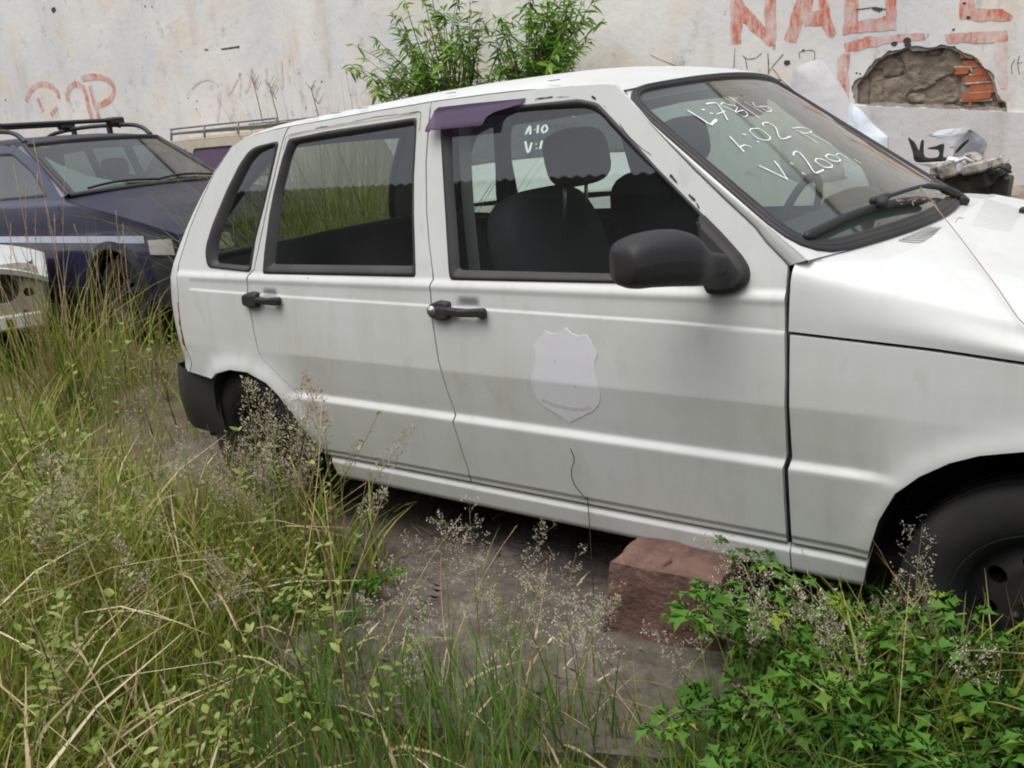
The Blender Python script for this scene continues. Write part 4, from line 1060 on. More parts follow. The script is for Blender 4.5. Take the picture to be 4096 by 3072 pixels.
strokes('scratched_mark', [([(130, 410), (165, 435), (225, 430), (270, 395)], 1), ([(150, 430), (158, 470), (166, 512)], 1), ([(318, 395), (322, 470), (322, 552)], 1.3), ([(432, 400), (380, 460), (328, 525)], 1), ([(355, 510), (385, 545), (410, 590)], .8), ([(555, 432), (556, 385), (660, 378), (655, 470)], .9), ([(75, 350), (70, 420), (66, 500)], .6)], SCR, 9, 5)
strokes('scratched_mark', [([(970, 72), (1050, 62), (1110, 55), (1195, 72)], 1), ([(1090, 60), (1130, 72), (1165, 68)], 3)], SCR, 9, 7)
strokes('scratched_mark', [([(405, 40), (520, 92), (650, 142)], 1), ([(1085, 40), (1080, 140)], .5), ([(672, 85), (676, 130)], .5)], SCR, 3, 4)
strokes('scratched_mark', [([(1400, 312), (1450, 305), (1515, 295)], 1.6), ([(1295, 314), (1318, 316)], 1.6)], SCR, 0, 6)
strokes('scratched_mark', [([(2145, 440), (2120, 490), (2125, 550)], .8), ([(2180, 410), (2165, 470), (2180, 550)], .8), ([(2165, 470), (2200, 460)], .8)], SCR, 9, 5)
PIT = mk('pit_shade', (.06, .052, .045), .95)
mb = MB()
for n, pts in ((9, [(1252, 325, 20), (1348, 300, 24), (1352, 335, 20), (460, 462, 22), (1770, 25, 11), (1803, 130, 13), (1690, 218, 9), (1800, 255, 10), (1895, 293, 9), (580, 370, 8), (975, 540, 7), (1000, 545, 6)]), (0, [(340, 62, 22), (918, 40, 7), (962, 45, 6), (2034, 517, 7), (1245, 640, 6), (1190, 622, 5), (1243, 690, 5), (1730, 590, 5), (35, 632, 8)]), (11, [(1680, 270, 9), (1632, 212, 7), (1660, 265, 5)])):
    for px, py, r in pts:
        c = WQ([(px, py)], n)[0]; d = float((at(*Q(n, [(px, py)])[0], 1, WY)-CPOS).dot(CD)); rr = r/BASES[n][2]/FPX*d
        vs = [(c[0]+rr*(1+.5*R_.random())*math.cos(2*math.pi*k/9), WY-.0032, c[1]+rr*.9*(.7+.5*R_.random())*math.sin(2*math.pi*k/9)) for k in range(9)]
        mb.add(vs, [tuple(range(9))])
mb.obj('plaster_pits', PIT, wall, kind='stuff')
# --- the long building across the yard (behind the camera, seen only as a reflection in the glass)
BW = mk('building_render', (.055, .053, .05), .9, var=((.04, .038, .035), 1.2, .4, .7)); BR = mk('sheet_roof', (.22, .21, .20), .7); BD = mk('dark_opening', (.02, .022, .022), .6)
bld = thing('warehouse', 'long grey warehouse with a corrugated eave across the yard', 'building', (-4, -12, 0))
mb = MB(); mb.box((-4, -12.2, 3.0), (44, .4, 6.0)); mb.obj('wall', BW, bld)
mb = MB(); mb.box((-4, -12.5, 6.5), (44, .3, 1.2)); mb.obj('clerestory', BD, bld)
for k in range(17): mb = MB(); mb.box((-26+k*2.75, -12.1, 6.5), (.16, .16, 1.2)); mb.obj('eave_post', BW, bld)
mb = MB(); mb.grid(lambda u, v: (-26+44*u, -11.3-4*v, 6.95+.026*math.sin(u*44/.26*2*math.pi)*(v < .01)+.9*v), 1350, 4); mb.obj('roof', BR, bld)
for k in range(8): mb = MB(); mb.box((-24+k*5.6, -11.98, 1.4), (2.0, .06, 2.8)); mb.obj('door', BD, bld)
# ================================================================== the other wrecks
def arc_pts(cx, cz, r, a0, a1, n=12): return [(cx+r*math.cos(math.radians(a0+(a1-a0)*k/n)), cz+r*math.sin(math.radians(a0+(a1-a0)*k/n))) for k in range(n+1)]
def gen_car(root, S):
    """nose at x=0 pointing +x, tail at x=-L; sides at y=+-w"""
    Wd = S['w']; top = S['top']; R = S['R']; wx = S['wheels']; L = S['L']; zb = S.get('zb', .22)
    belt = S['belt']
    def Y(x, z):
        x = np.asarray(x, float); z = np.asarray(z, float)
        y = Wd-.035*np.clip((.60-z)/.4, 0, 1)**2-.025*np.clip((z-.62)/(belt-.62), 0, 1)**2
        y = y-(S['wr'])*np.clip((z-belt)/(S['zr']-belt), 0, 1.1)-.012*sstep(z, belt-.02, belt+.01)
        y = y-.075*np.clip((x+.55)/.55, 0, 1.2)**2.2-.05*np.clip((-L+.5-x)/.5, 0, 1.2)**2
        for c in wx: y = y+.014*np.exp(-((np.hypot(x-c, z-R)-(R+.06))/.05)**2)*(z < .75)
        return y
    bot = [(-L+.05, zb+.12)]
    for c in sorted(wx): bot += [(c-R-.06, zb)]+arc_pts(c, R+.02, R+.045, 184, -4, 14)+[(c+R+.06, zb)]
    bot += [(-.06, zb+.06)]
    nose = S['nose']; side = bot+nose+top+[(-L, .62)]
    for sd in (-1, 1):
        mb = MB(); panel(mb, [inset(side, .001)]+[round_poly(h, .04, 4) for h in S['win']], Y, sd, dz=.03, dx=.06, depth=.02)
        mb.obj('body_side', S['paint'], root, keep=False)
        for h in S['win']:
            h = round_poly(h, .04, 4); g = inset(h, .022)
            mb = MB(); seal_ring(mb, h, g, Y, sd, ((0, -.003), (.3, .004), (1, -.008))); sl_ = mb.obj('window_seal', RUBBER, root, keep=False)
            mb = MB(); panel(mb, [g], Y, sd, dz=.08, dx=.12, off=-.009, skirt=False); mb.obj('window_pane', S.get('pane', GLASS_DARK), root, keep=False)
        for (x, dz0) in S.get('seams', []):
            mb = MB(); mb.ribbon([(x, sd*(float(Y(x, z))+.001), z) for z in np.linspace(.30, belt+dz0, 12)], (0, sd, 0), .006); mb.obj('door_gap', BLACK, root, keep=False)
        for hx in S.get('handles', []):
            mb = MB(); mb.box((hx, sd*(float(Y(hx, belt-.12))+.012), belt-.12), (.15, .03, .035), bev=.01); mb.obj('door_handle', PLAST, root, keep=False)
    def strip(name, seg, mat, bow, crown, nu=10, nv=20, inn=1.0, off=0.0, z1=1.0):
        mb = MB(); pts = smooth_line(seg, 4) if len(seg) > 2 else [tuple(np.array(seg[0])+(np.array(seg[1])-np.array(seg[0]))*k/6) for k in range(7)]
        def fn(u, v):
            f = u*(len(pts)-1); k = min(int(f), len(pts)-2); x = pts[k][0]+(pts[k+1][0]-pts[k][0])*(f-k); z = pts[k][1]+(pts[k+1][1]-pts[k][1])*(f-k)
            s = (2*v-1)*inn; hw = float(Y(x, z))-.001; q = 1-abs(s)**2.4
            return (x+bow(u)*q+off*.6, s*hw, z+crown(u)*q+off)
        mb.grid(fn, nu, nv); return mb.obj(name, mat, root, keep=False), fn
    cw, rf, rr = S['cowl'], S['roof_f'], S['roof_r']
    nz = nose[-1]
    strip('front_fascia', nose, S['paint'], lambda u: .10, lambda u: 0, 8)
    strip('bonnet', S['hood'], S['paint'], lambda u: .10*(1-u)+.11*u, lambda u: .035, 14)
    _, wfn = strip('windscreen', [cw, rf], S.get('wglass', WGLASS), lambda u: .11*(1-u)+.06*u, lambda u: .02, 8, 20, .93, .004)
    mb = MB(); lp = [wfn(k/8, 0) for k in range(8)]+[wfn(1, k/16) for k in range(16)]+[wfn(1-k/8, 1) for k in range(8)]+[wfn(0, 1-k/16) for k in range(17)]
    mb.tube(lp, .022, 6, cap=False); mb.obj('windscreen_seal', RUBBER, root, keep=False)
    for e in (0, 1):
        mb = MB(); mb.grid(lambda u, v: tuple(np.array(strip_pt(cw, rf, u, v, e, Y))), 8, 3); mb.obj('windscreen_pillar', S['paint'], root, keep=False)
    _, rfn = strip('roof', [p for p in S['roofline']], S['roofpaint'], lambda u: .06*(1-u), lambda u: .045, 12)
    strip('tailgate', S['tail'], S['paint'], lambda u: -.05, lambda u: .03*(1-u), 10)
    mb = MB()
    mb.box((-L/2, 0, .27), (L-.5, Wd*1.75, .03)); mb.box((-.75, 0, .45), (.6, Wd*1.1, .35)); mb.box((cw[0]+.0, 0, .6), (.03, Wd*1.8, .6)); mb.obj('underbody', BLACK, root, keep=False)
    mb = MB()
    for y in (-.36, .36):
        mb.sbox((cw[0]-.95, y, .78), (.2, .48, .72), .5, 10, Matrix.Rotation(math.radians(-15), 3, 'Y')); mb.sbox((cw[0]-1.04, y, 1.20), (.1, .26, .17), .6, 8)
    mb.obj('front_seat', CLOTH, root, keep=False)
    mb = MB(); mb.sbox((cw[0]-.12, 0, cw[1]-.10), (.45, Wd*1.7, .2), .4, 10); mb.obj('dashboard', INNER, root, keep=False)
    mb = MB(); mb.tube([(cw[0]-.42+.06*math.sin(a), .35+.18*math.cos(a), cw[1]-.02+.17*math.sin(a)) for a in [2*math.pi*k/24 for k in range(25)]], .014, 6, cap=False); mb.obj('steering_wheel', BLACK, root, keep=False)
    for c in wx:
        for sd in (-1, 1):
            lin = MB(); a = arc_pts(c, R+.02, R+.045, 184, -4, 14); vs = []
            for x, z in a: vs += [(x, sd*(float(Y(x, z))-.006), z), (x, sd*.42, z)]
            lin.add(vs, [(2*i, 2*i+1, 2*i+3, 2*i+2) for i in range(len(a)-1)]); lin.add([(x, sd*.43, z) for x, z in a]+[(c, sd*.43, .1)], [tuple(range(len(a)+1))], smooth=False); lin.obj('wheel_arch_liner', BLACK, root, keep=False)
            make_wheel(root, c, sd*(Wd-.105), R, R, R*.6, sd).parent = root
            for o in root.children:
                if o.name.startswith('tyre'):
                    o.matrix_parent_inverse = Matrix.Identity(4)
                    for q in o.children: q.matrix_parent_inverse = Matrix.Identity(4)
    return Y, wfn, rfn
def strip_pt(cw, rf, u, v, e, Y):
    # pillar between side skin and windscreen edge
    x = cw[0]+(rf[0]-cw[0])*u; z = cw[1]+(rf[1]-cw[1])*u; hw = float(Y(x, z)); s = 1.0-.075*v
    q = 1-s**2.4; b = (.11*(1-u)+.06*u)*q
    return (x+b+.008*math.sin(math.pi*v), (s*hw)*(1 if e else -1), z+.02*q+.010*math.sin(math.pi*v))
NAVY = mk('faded_navy_paint', (.014, .014, .048), .32, var=((.035, .030, .055), 1.6, .45, .72, .8), coat=.5)
NAVYTOP = mk('chalky_navy_paint', (.012, .012, .030), .45, var=((.030, .026, .040), 2.5, .42, .70), var2=((.070, .058, .060), 9, .58, .78, .5), spec=.32)
BEIGE = mk('beige_paint', (.42, .36, .27), .4, var=((.34, .29, .22), 4, .4, .7))
SILV = mk('silver_stripe', (.42, .46, .56), .35)
RACK = mk('roof_bar', (.022, .022, .022), .5)
LENSD = mk('dull_lamp_lens', (.42, .42, .41), .15, coat=.6, var=((.40, .29, .23), 2.5, .45, .65), var2=((.24, .24, .24), 9, .5, .7, .5))
CHROME = mk('bare_metal', (.20, .20, .20), .45, metal=.5)
# --- dark blue estate with roof bars
blue = thing('estate_car', 'faded dark blue estate car with black roof bars and a silver side stripe', 'car', (-2.86, 1.82, .02))
SB = dict(wglass=BGLASS, L=4.1, w=.815, R=.295, wheels=[-.80, -3.24], belt=1.0, zr=1.45, wr=.14, paint=NAVY, roofpaint=NAVYTOP, zb=.24,
  nose=[(-.03, .30), (0, .48), (-.02, .60), (-.075, .74)], top=[(-.075, .74), (-.14, .775), (-.55, .87), (-1.0, .95), (-1.32, 1.0), (-1.40, 1.03), (-1.75, 1.26), (-2.10, 1.425), (-2.35, 1.455), (-3.3, 1.475), (-3.9, 1.44), (-4.06, 1.05), (-4.1, .75)],
  hood=[(-.075, .74), (-.14, .775), (-.55, .87), (-1.0, .95), (-1.36, 1.01)], cowl=(-1.40, 1.03), roof_f=(-2.10, 1.425), roof_r=(-3.9, 1.44), roofline=[(-2.10, 1.425), (-2.35, 1.455), (-3.3, 1.475), (-3.9, 1.44)], tail=[(-3.9, 1.44), (-4.06, 1.05), (-4.1, .75), (-4.08, .35)],
  win=[[(-1.60, 1.04), (-1.86, 1.24), (-2.18, 1.385), (-2.60, 1.40), (-2.60, 1.02)], [(-2.70, 1.02), (-2.70, 1.40), (-3.25, 1.41), (-3.30, 1.04)], [(-3.38, 1.05), (-3.36, 1.40), (-3.78, 1.38), (-3.92, 1.08)]], seams=[(-1.42, -.02), (-2.65, -.02)], handles=[-2.52])
Yb, wfb, rfb = gen_car(blue, SB)
for o in blue.children:
    if o.name.startswith('bonnet'): o.data.materials[0] = NAVYTOP
for sd in (-1, 1):
    mb = MB(); mb.ribbon([(x, sd*(float(Yb(x, .725))+.006), .725) for x in np.linspace(-3.9, -.38, 40)], (0, sd, 0), .05)
    mb.obj('side_stripe', SILV, blue, keep=False)
    mb = MB()   # black sill cladding and arch trim
    panel(mb, [[(-2.9, .22), (-1.15, .22), (-1.15, .36), (-2.9, .36)]], lambda x, z: Yb(x, z)+.012, sd, dz=.05, dx=.1)
    a = arc_pts(-.80, .315, .345, 182, -2, 16); b = arc_pts(-.80, .315, .40, -2, 182, 16); panel(mb, [a+b], lambda x, z: Yb(x, z)+.012, sd, dz=.03, dx=.05)
    mb.obj('black_cladding', PLAST, blue, keep=False)
    def lamp_pt(u, v):
        z = .615+.110*u-.02*abs(v-.5)*(u-.5)
        if v < .5:
            q_ = v/.5; x = -.34+.24*q_; return (x, sd*(float(Yb(x, z))+.008), z)
        q_ = (v-.5)/.5; s_ = .97-.42*q_; xn = float(np.interp(z, [.48, .60, .74], [0, -.02, -.075]))+.10*(1-s_**2.4)+.014; return (xn-.09*(1-q_)**3, sd*s_*float(Yb(-.05, z)), z)
    mb = MB(); mb.grid(lamp_pt, 6, 20); mb.obj('headlight', LENSD, blue, keep=False)
    # side rails
    mb = MB(); rail = [(-2.12, 1.455), (-2.25, 1.53), (-2.5, 1.565), (-3.2, 1.585), (-3.75, 1.555), (-3.9, 1.48)]; mb.tube(smooth_line([(x, sd*(.575-.01*abs(x+3)), z) for x, z in rail], 5), .019, 8)
    for x in (-2.75, -3.35): mb.box((x, sd*.572, 1.525), (.07, .03, .09), bev=.01)
    mb.obj('roof_rail', RACK, blue, keep=False)
for x, z in ((-2.62, 1.605), (-3.45, 1.62)):
    mb = MB(); mb.box((x, 0, z+.01), (.075, 1.22, .035), bev=.012)
    for sd in (-1, 1): mb.box((x, sd*.56, z), (.11, .14, .07), bev=.015); mb.tube([(x, sd*.60, z-.01), (x, sd*.59, z-.06)], .014, 6)
    mb.obj('roof_bar', RACK, blue, keep=False)
mb = MB(); mb.grid(lambda u, v: (.10*(1-abs(2*v-1)**2.2)-.0+.035*math.sin(math.pi*u)-.36*max(0, (abs(2*v-1)-.78)/.22)**1.3, (2*v-1)*.835, .26+.33*u), 8, 40); mb.xf(lambda p: (p[0]+.035, p[1], p[2])); mb.obj('front_bumper', PLAST, blue, keep=False)
mb = MB()
for a, b in ((.10, .52), (.50, .93)):
    mb.tube([tuple(np.array(wfb(.03+.10*math.sin(math.pi*k/8)*.5+.02, a+(b-a)*k/8))+(.012, 0, .014)) for k in range(9)], .010, 6)
mb.obj('wiper', BLACK, blue, keep=False)
SUNSHADE = mk('sunshade', (.55, .57, .60), .7)
mb = MB(); mb.add([tuple(np.array(wfb(u, v))-(.05, 0, .02)) for u, v in ((.03, .06), (.03, .30), (.12, .36), (.35, .20), (.62, .12), (.80, .08))], [(0, 1, 2, 3, 4, 5)]); mb.obj('sunshade', SUNSHADE, blue, keep=False)
# --- beige estate behind it
bg_ = thing('estate_car', 'beige estate car with a roof rack and purple-tinted side window behind the blue car', 'car', (-8.45, 4.20, .03), rz=math.pi)
PURP = mk('purple_film', (.070, .022, .075), .25)
SG = dict(SB); SG.update(paint=BEIGE, roofpaint=BEIGE, pane=PURP, w=.78, wr=.11,
  nose=[(-.03, .30), (0, .5), (-.02, .62), (-.05, .72)], top=[(-.05, .72), (-.10, .78), (-.5, .83), (-1.0, .88), (-1.16, .90), (-1.20, .92), (-1.5, 1.18), (-1.70, 1.36), (-2.1, 1.385), (-3.3, 1.385), (-3.9, 1.36), (-4.06, 1.05), (-4.1, .75)],
  hood=[(-.05, .72), (-.10, .78), (-.5, .83), (-1.0, .88), (-1.18, .91)], cowl=(-1.20, .92), roof_f=(-1.70, 1.36), roofline=[(-1.70, 1.36), (-2.1, 1.385), (-3.3, 1.385), (-3.9, 1.36)], tail=[(-3.9, 1.36), (-4.06, 1.05), (-4.1, .75), (-4.08, .35)], belt=.92, zr=1.38,
  win=[[(-1.42, .95), (-1.80, 1.29), (-2.35, 1.30), (-2.35, .95)], [(-2.45, .95), (-2.45, 1.30), (-3.10, 1.30), (-3.12, .95)], [(-3.2, .96), (-3.2, 1.29), (-3.74, 1.28), (-3.86, .99)]], seams=[(-1.3, 0), (-2.4, 0)], handles=[-2.3])
Yg, wfg, rfg = gen_car(bg_, SG)
for sd in (-1, 1):
    mb = MB()
    mb.tube([(-1.95, sd*.54, 1.47), (-2.9, sd*.54, 1.47), (-3.7, sd*.54, 1.46)], .014, 6)
    mb.tube([(-1.95, sd*.54, 1.52), (-3.7, sd*.54, 1.515)], .010, 6)
    for x in (-1.97, -2.55, -3.1, -3.68): mb.tube([(x, sd*.56, 1.40), (x, sd*.54, 1.52)], .012, 6)
    mb.obj('roof_rack_rail', CHROME, bg_, keep=False)
for k in range(7): mb = MB(); mb.tube([(-1.95-.29*k, -.54, 1.47), (-1.95-.29*k, .54, 1.47)], .010, 6); mb.obj('roof_rack_bar', CHROME, bg_, keep=False)
# --- white car standing behind the hatchback, seen through its windows
wc = thing('lot_car', 'white car with lot numbers on its windscreen, seen through the hatchback windows', 'car', (-.55, 2.05, .07), rz=math.radians(-58))
SW = dict(SB); SW.update(wglass=WGLASS, paint=WHITE, roofpaint=WHITE, L=3.5, wheels=[-.72, -2.9], w=.77, wr=.13, pane=GLASS_DARK,
  nose=[(-.03, .30), (0, .5), (-.02, .64), (-.06, .76)], top=[(-.06, .76), (-.12, .80), (-.5, .87), (-.9, .92), (-1.02, .94), (-1.06, .96), (-1.4, 1.22), (-1.62, 1.36), (-2.0, 1.40), (-2.9, 1.39), (-3.2, 1.30), (-3.42, 1.0), (-3.5, .75)],
  hood=[(-.06, .76), (-.12, .80), (-.5, .87), (-.9, .92), (-1.04, .95)], cowl=(-1.06, .96), roof_f=(-1.62, 1.36), roofline=[(-1.62, 1.36), (-2.0, 1.40), (-2.9, 1.39), (-3.2, 1.30)], tail=[(-3.2, 1.30), (-3.42, 1.0), (-3.5, .75), (-3.46, .35)], belt=.93, zr=1.39,
  win=[[(-1.30, .97), (-1.72, 1.31), (-2.2, 1.33), (-2.2, .96)], [(-2.3, .96), (-2.3, 1.33), (-2.9, 1.31), (-3.15, .98)]], seams=[(-1.1, 0), (-2.25, 0)], handles=[-2.1])
Yw, wfw, rfw = gen_car(wc, SW)
mb = MB()
for sd in (-1, 1): mb.grid(lambda u, v: (-.02-.12*v**2+.012, sd*(.40+.26*v), .60+.13*u), 5, 6)
mb.obj('headlight', LENS, wc, keep=False)
mb = MB(); mb.grid(lambda u, v: (.10*(1-abs(2*v-1)**2.2)+.03*math.sin(math.pi*u)-.30*max(0, (abs(2*v-1)-.8)/.2), (2*v-1)*.77, .30+.22*u), 6, 30); mb.obj('front_bumper', WHITE, wc, keep=False)
mb = MB(); mb.grid(lambda u, v: (.105*(1-abs(2*v-1)**2.2)-.02, (2*v-1)*.38, .57+.13*u), 3, 12); mb.obj('grille', BLACK, wc, keep=False)
# lot writing on that windscreen
WWM = Matrix.Translation(wc.location) @ Matrix.Rotation(wc.rotation_euler[2], 4, 'Z')
A_, B_, C_ = [np.array(WWM @ Vector(wfw(*q))) for q in ((.15, .3), (.15, .8), (.85, .5))]
PNW = np.cross(B_-A_, C_-A_); PNW /= np.linalg.norm(PNW); PNW = PNW if PNW.dot(CPOS-A_) > 0 else -PNW
def wchit(u, v):
    d = ray(u, v); return CPOS+d*((A_-CPOS).dot(PNW)/d.dot(PNW))+PNW*.06
for ln in ([(850, 470), (845, 508), (882, 505)], [(918, 480), (922, 486)], [(958, 450), (948, 502)], [(985, 450), (975, 480), (990, 500), (1012, 470), (990, 450)], [(1035, 450), (1060, 452), (1040, 475), (1062, 490), (1035, 505)], [(1105, 435), (1085, 505)], [(1135, 440), (1125, 485)], [(1190, 440), (1165, 450), (1210, 475), (1185, 490), (1165, 470), (1215, 445), (1190, 440)],
           [(815, 635), (848, 565), (852, 635)], [(830, 605), (852, 605)], [(885, 595), (889, 600)], [(915, 560), (908, 625)], [(965, 560), (945, 590), (955, 622), (985, 600), (980, 565), (965, 560)],
           [(812, 690), (835, 785), (862, 700)], [(898, 710), (902, 716)], [(900, 745), (904, 750)], [(945, 685), (930, 752)], [(985, 690), (968, 720), (980, 752), (1005, 725), (985, 690)], [(1035, 700), (1022, 725), (1032, 745)]):
    pts = [wchit(*p) for p in Q(2, smooth_line(ln, 3))]; mb = MB(); mb.ribbon([tuple(p) for p in pts], tuple(PNW), .016); mb.obj('painted_stroke', CHALK, wc, keep=True)
# --- stripped white front end at the left edge
wk = thing('wrecked_car', 'stripped white front end without headlights at the left edge', 'car', (-3.86, -.21, -.10), rz=math.radians(-28))
RUSTW = mk('rust_stained_white', (.62, .60, .55), .5, var=((.36, .20, .10), 5, .55, .72), var2=((.50, .47, .40), 14, .45, .7))
mb = MB()
def circ(cx, cz, r, n=18): return [(cx+r*math.cos(2*math.pi*k/n), cz+r*math.sin(2*math.pi*k/n)) for k in range(n)]
fp = [(-.66, .36), (.66, .36), (.69, .50), (.68, .76), (.60, .80), (-.60, .80), (-.68, .76), (-.69, .50)]
holes = [[(-.32, .56), (.32, .56), (.32, .74), (-.32, .74)]]
for s in (-1, 1): holes += [circ(s*.45, .645, .10), circ(s*.605, .72, .036), circ(s*.60, .60, .032), circ(s*.56, .47, .022, 10)]
panel(mb, [round_poly(fp, .03)]+[h for h in holes], flat(0.0), -1, dz=.05, dx=.08, depth=.025)
mb.xf(lambda p: (-p[1], p[0], p[2])); mb.obj('front_panel', RUSTW, wk, keep=False)
mb = MB(); mb.box((-.02, 0, .42), (.09, 1.30, .10), bev=.012); mb.obj('cross_member', RUSTW, wk, keep=False)
for y in (-.5, -.25, .1, .45): mb = MB(); mb.box((.027, y, .42), (.004, .04, .05)); mb.obj('cross_member_slot', BLACK, wk, keep=False)
mb = MB(); mb.grid(lambda u, v: (.06-1.15*u-.05*(abs(2*v-1))**3, (2*v-1)*.73, (.80+.07*u**.8)-.13*abs(2*v-1)**3+.012), 14, 20); mb.grid(lambda u, v: (.06-.05*(abs(2*v-1))**3-.01*u, (2*v-1)*.73, .812-.13*abs(2*v-1)**3-.035*u), 2, 20); mb.obj('bonnet', WHITE, wk, keep=False)
for sd in (-1, 1):
    mb = MB(); mb.grid(lambda u, v: (.02-1.2*u, sd*(.69+.03*v-.04*v*v), .42+.28*v), 8, 6); mb.obj('front_fender', WHITE, wk, keep=False)
mb = MB(); mb.box((-.60, 0, .55), (1.1, 1.30, .42)); mb.sbox((-.18, .05, .60), (.22, .5, .3), .5, 8); mb.obj('engine_bay', BLACK, wk, keep=False)
mb = MB(); mb.box((-1.9, 0, .50), (1.6, 1.36, .5), bev=.06); mb.obj('body_shell', WHITE, wk, keep=False)
# ================================================================== granite block, scrap against the wall
GRAN = mk('red_granite', (.165, .092, .070), .85, var=((.085, .045, .035), 9, .40, .62), var2=((.23, .15, .115), 30, .55, .75, .8), bump=(70, .6, .01))
st = MB(); n = 16
blk_c = np.array((1.575, -.715, .105)); sz = np.array((.30, .36, .225)); rz = math.radians(9)
def blk(face, u, v):
    a, b = 2*u-1, 2*v-1
    p = [(a, b, 1), (a, b, -1), (1, a, b), (-1, a, b), (a, 1, b), (a, -1, b)][face]
    p = np.array(p, float); q = p*(1-.055*sum(abs(p)**6)/3)
    q[0] += .12*q[2]*(q[0] < 0)+.10*q[1]*.5; q[2] -= .10*q[0]*(q[2] > 0)
    w_ = q*sz/2; nn = p/np.linalg.norm(p)
    w_ = w_+nn*(.024*float(fbm(w_[0]*9+3, w_[1]*9, w_[2]*9+1, 5)))
    c, s = math.cos(rz), math.sin(rz)
    return (blk_c[0]+c*w_[0]-s*w_[1], blk_c[1]+s*w_[0]+c*w_[1], blk_c[2]+w_[2])
for f in range(6): st.grid(lambda u, v: blk(f, u, v), n, n, flip=(f in (1, 3, 4)))
o = st.obj('granite_block', GRAN); tag(o, 'rough reddish granite block wedged under the sill of the white hatchback', 'stone block')
rub_v = MB()
for i in range(110):
    x = R_.uniform(-1.1, 1.7); y = R_.uniform(-.95, .4)
    s_ = R_.choice([.004, .005, .007, .009]); rub_v.sbox((x, y, .03), (s_*2, s_*1.6, s_), .8, 3, Matrix.Rotation(R_.random()*3, 3, 'Z'))
tag(rub_v.obj('pebbles', CONC), 'loose pebbles and crumbs on the concrete slab under the car', 'pebbles', kind='stuff')
# --- sheet metal pieces
SHEET = mk('bare_grey_sheet', (.40, .39, .40), .6, var=((.46, .45, .46), 2.5, .4, .7), var2=((.34, .25, .19), 8, .58, .78, .6))
BLUISH = mk('bluish_white_paint', (.56, .62, .70), .4, var=((.45, .45, .45), 6, .5, .75))
WPLA = mk('white_bumper_plastic', (.66, .66, .68), .45, var=((.50, .49, .48), 7, .5, .75))
GREYP = mk('grey_inner_plastic', (.30, .30, .33), .5, var=((.2, .2, .22), 5, .4, .7))
JUNK = mk('dirty_junk', (.40, .37, .32), .7, var=((.10, .09, .08), 14, .45, .6))
BLK2 = mk('oily_black', (.020, .019, .016), .5, var=((.07, .055, .03), 14, .5, .7))
def sheet(name, pts, y, mat, th, bulge, label, cat, n=9, tilt=0.0, noise=.01, par=None, sx=0.0):
    """a pressed sheet piece: outline in the plane y (tilted back by tilt per metre of height), bulged and creased"""
    q = WQ(smooth_line(pts+[pts[0]], 4)[:-1], n, y); zmin = min(p[1] for p in q); cx = sum(p[0] for p in q)/len(q); cz = sum(p[1] for p in q)/len(q)
    q = resample(q, .03); loop = q+[q[0]]
    def Yf(x, z):
        d = poly_dist(np.asarray(x, float), np.asarray(z, float), loop); return bulge*(1-np.exp(-d/.07))+noise*fbm(np.asarray(x)*6, np.asarray(z)*6, 3.0, 3)-noise*2.2*np.abs(vnoise(np.asarray(x)*5+np.asarray(z)*3, np.asarray(z)*2, 5.0))
    mb = MB(); panel(mb, [q], Yf, -1, dz=.05, dx=.05, depth=th, smooth=False)
    mb.add([(x, float(-Yf(x, z))+th, z) for x, z in q], [tuple(range(len(q)))], smooth=False)
    mb.xf(lambda p: (p[0], y+p[1]+(p[2]-zmin)*tilt+(p[0]-cx)*sx, p[2])); o = mb.obj(name, mat, par)
    if label: tag(o, label, cat)
    return o
sheet('fender_panel', [(405, 540), (430, 490), (590, 437), (622, 442), (700, 530), (800, 660), (860, 760), (940, 930), (960, 1300), (420, 1300), (400, 700)], 4.25, SHEET, .012, .05, 'bent grey fender panel leaning upright against the wall behind the windscreen', 'car panel', tilt=.35, noise=.012)
sheet('door_panel', [(870, 770), (900, 785), (960, 822), (1060, 930), (1165, 1010), (1178, 1045), (1160, 1300), (880, 1300)], 4.05, BLUISH, .03, .02, 'bluish white panel edge standing beside the bent grey fender', 'car panel', tilt=.3, noise=.01)
bp = thing('scrap_bumper', 'torn white bumper cover with black brackets heaped near the wall', 'bumper', tuple(at(*Q(9, [(1700, 1240)])[0], 1, 3.5)))
sheet('bumper_skin', [(1490, 1005), (1560, 975), (1640, 955), (1810, 955), (1760, 1020), (1700, 1095), (1690, 1240), (1600, 1250), (1420, 1215), (1450, 1195), (1640, 1190), (1645, 1090), (1600, 1050)], 3.5, WPLA, .01, .025, None, None, par=bp, noise=.02)
sheet('bumper_skin', [(1808, 957), (1880, 1000), (1928, 1055), (1922, 1110), (1875, 1180), (1700, 1235), (1692, 1105), (1740, 1040)], 3.47, GREYP, .02, .02, None, None, par=bp, noise=.02)
sheet('air_slot', [(1705, 1120), (1745, 1070), (1800, 1030), (1798, 1048), (1760, 1090), (1712, 1135)], 3.39, BLACK, .004, .002, None, None, par=bp, noise=0)
sheet('bracket', [(1350, 1020), (1395, 1058), (1430, 1120), (1446, 1050), (1462, 1045), (1470, 1160), (1572, 1162), (1578, 1112), (1520, 1106), (1495, 1098), (1555, 1082), (1612, 1070), (1606, 1160), (1640, 1166), (1640, 1190), (1540, 1198), (1410, 1198), (1385, 1120)], 3.36, PLAST, .03, .02, None, None, par=bp, noise=.01)
jk = thing('engine_part', 'broken engine casing with pale and oily black pieces on top of the scrap heap', 'engine part', tuple(at(*Q(9, [(1800, 1330)])[0], 1, 3.3)))
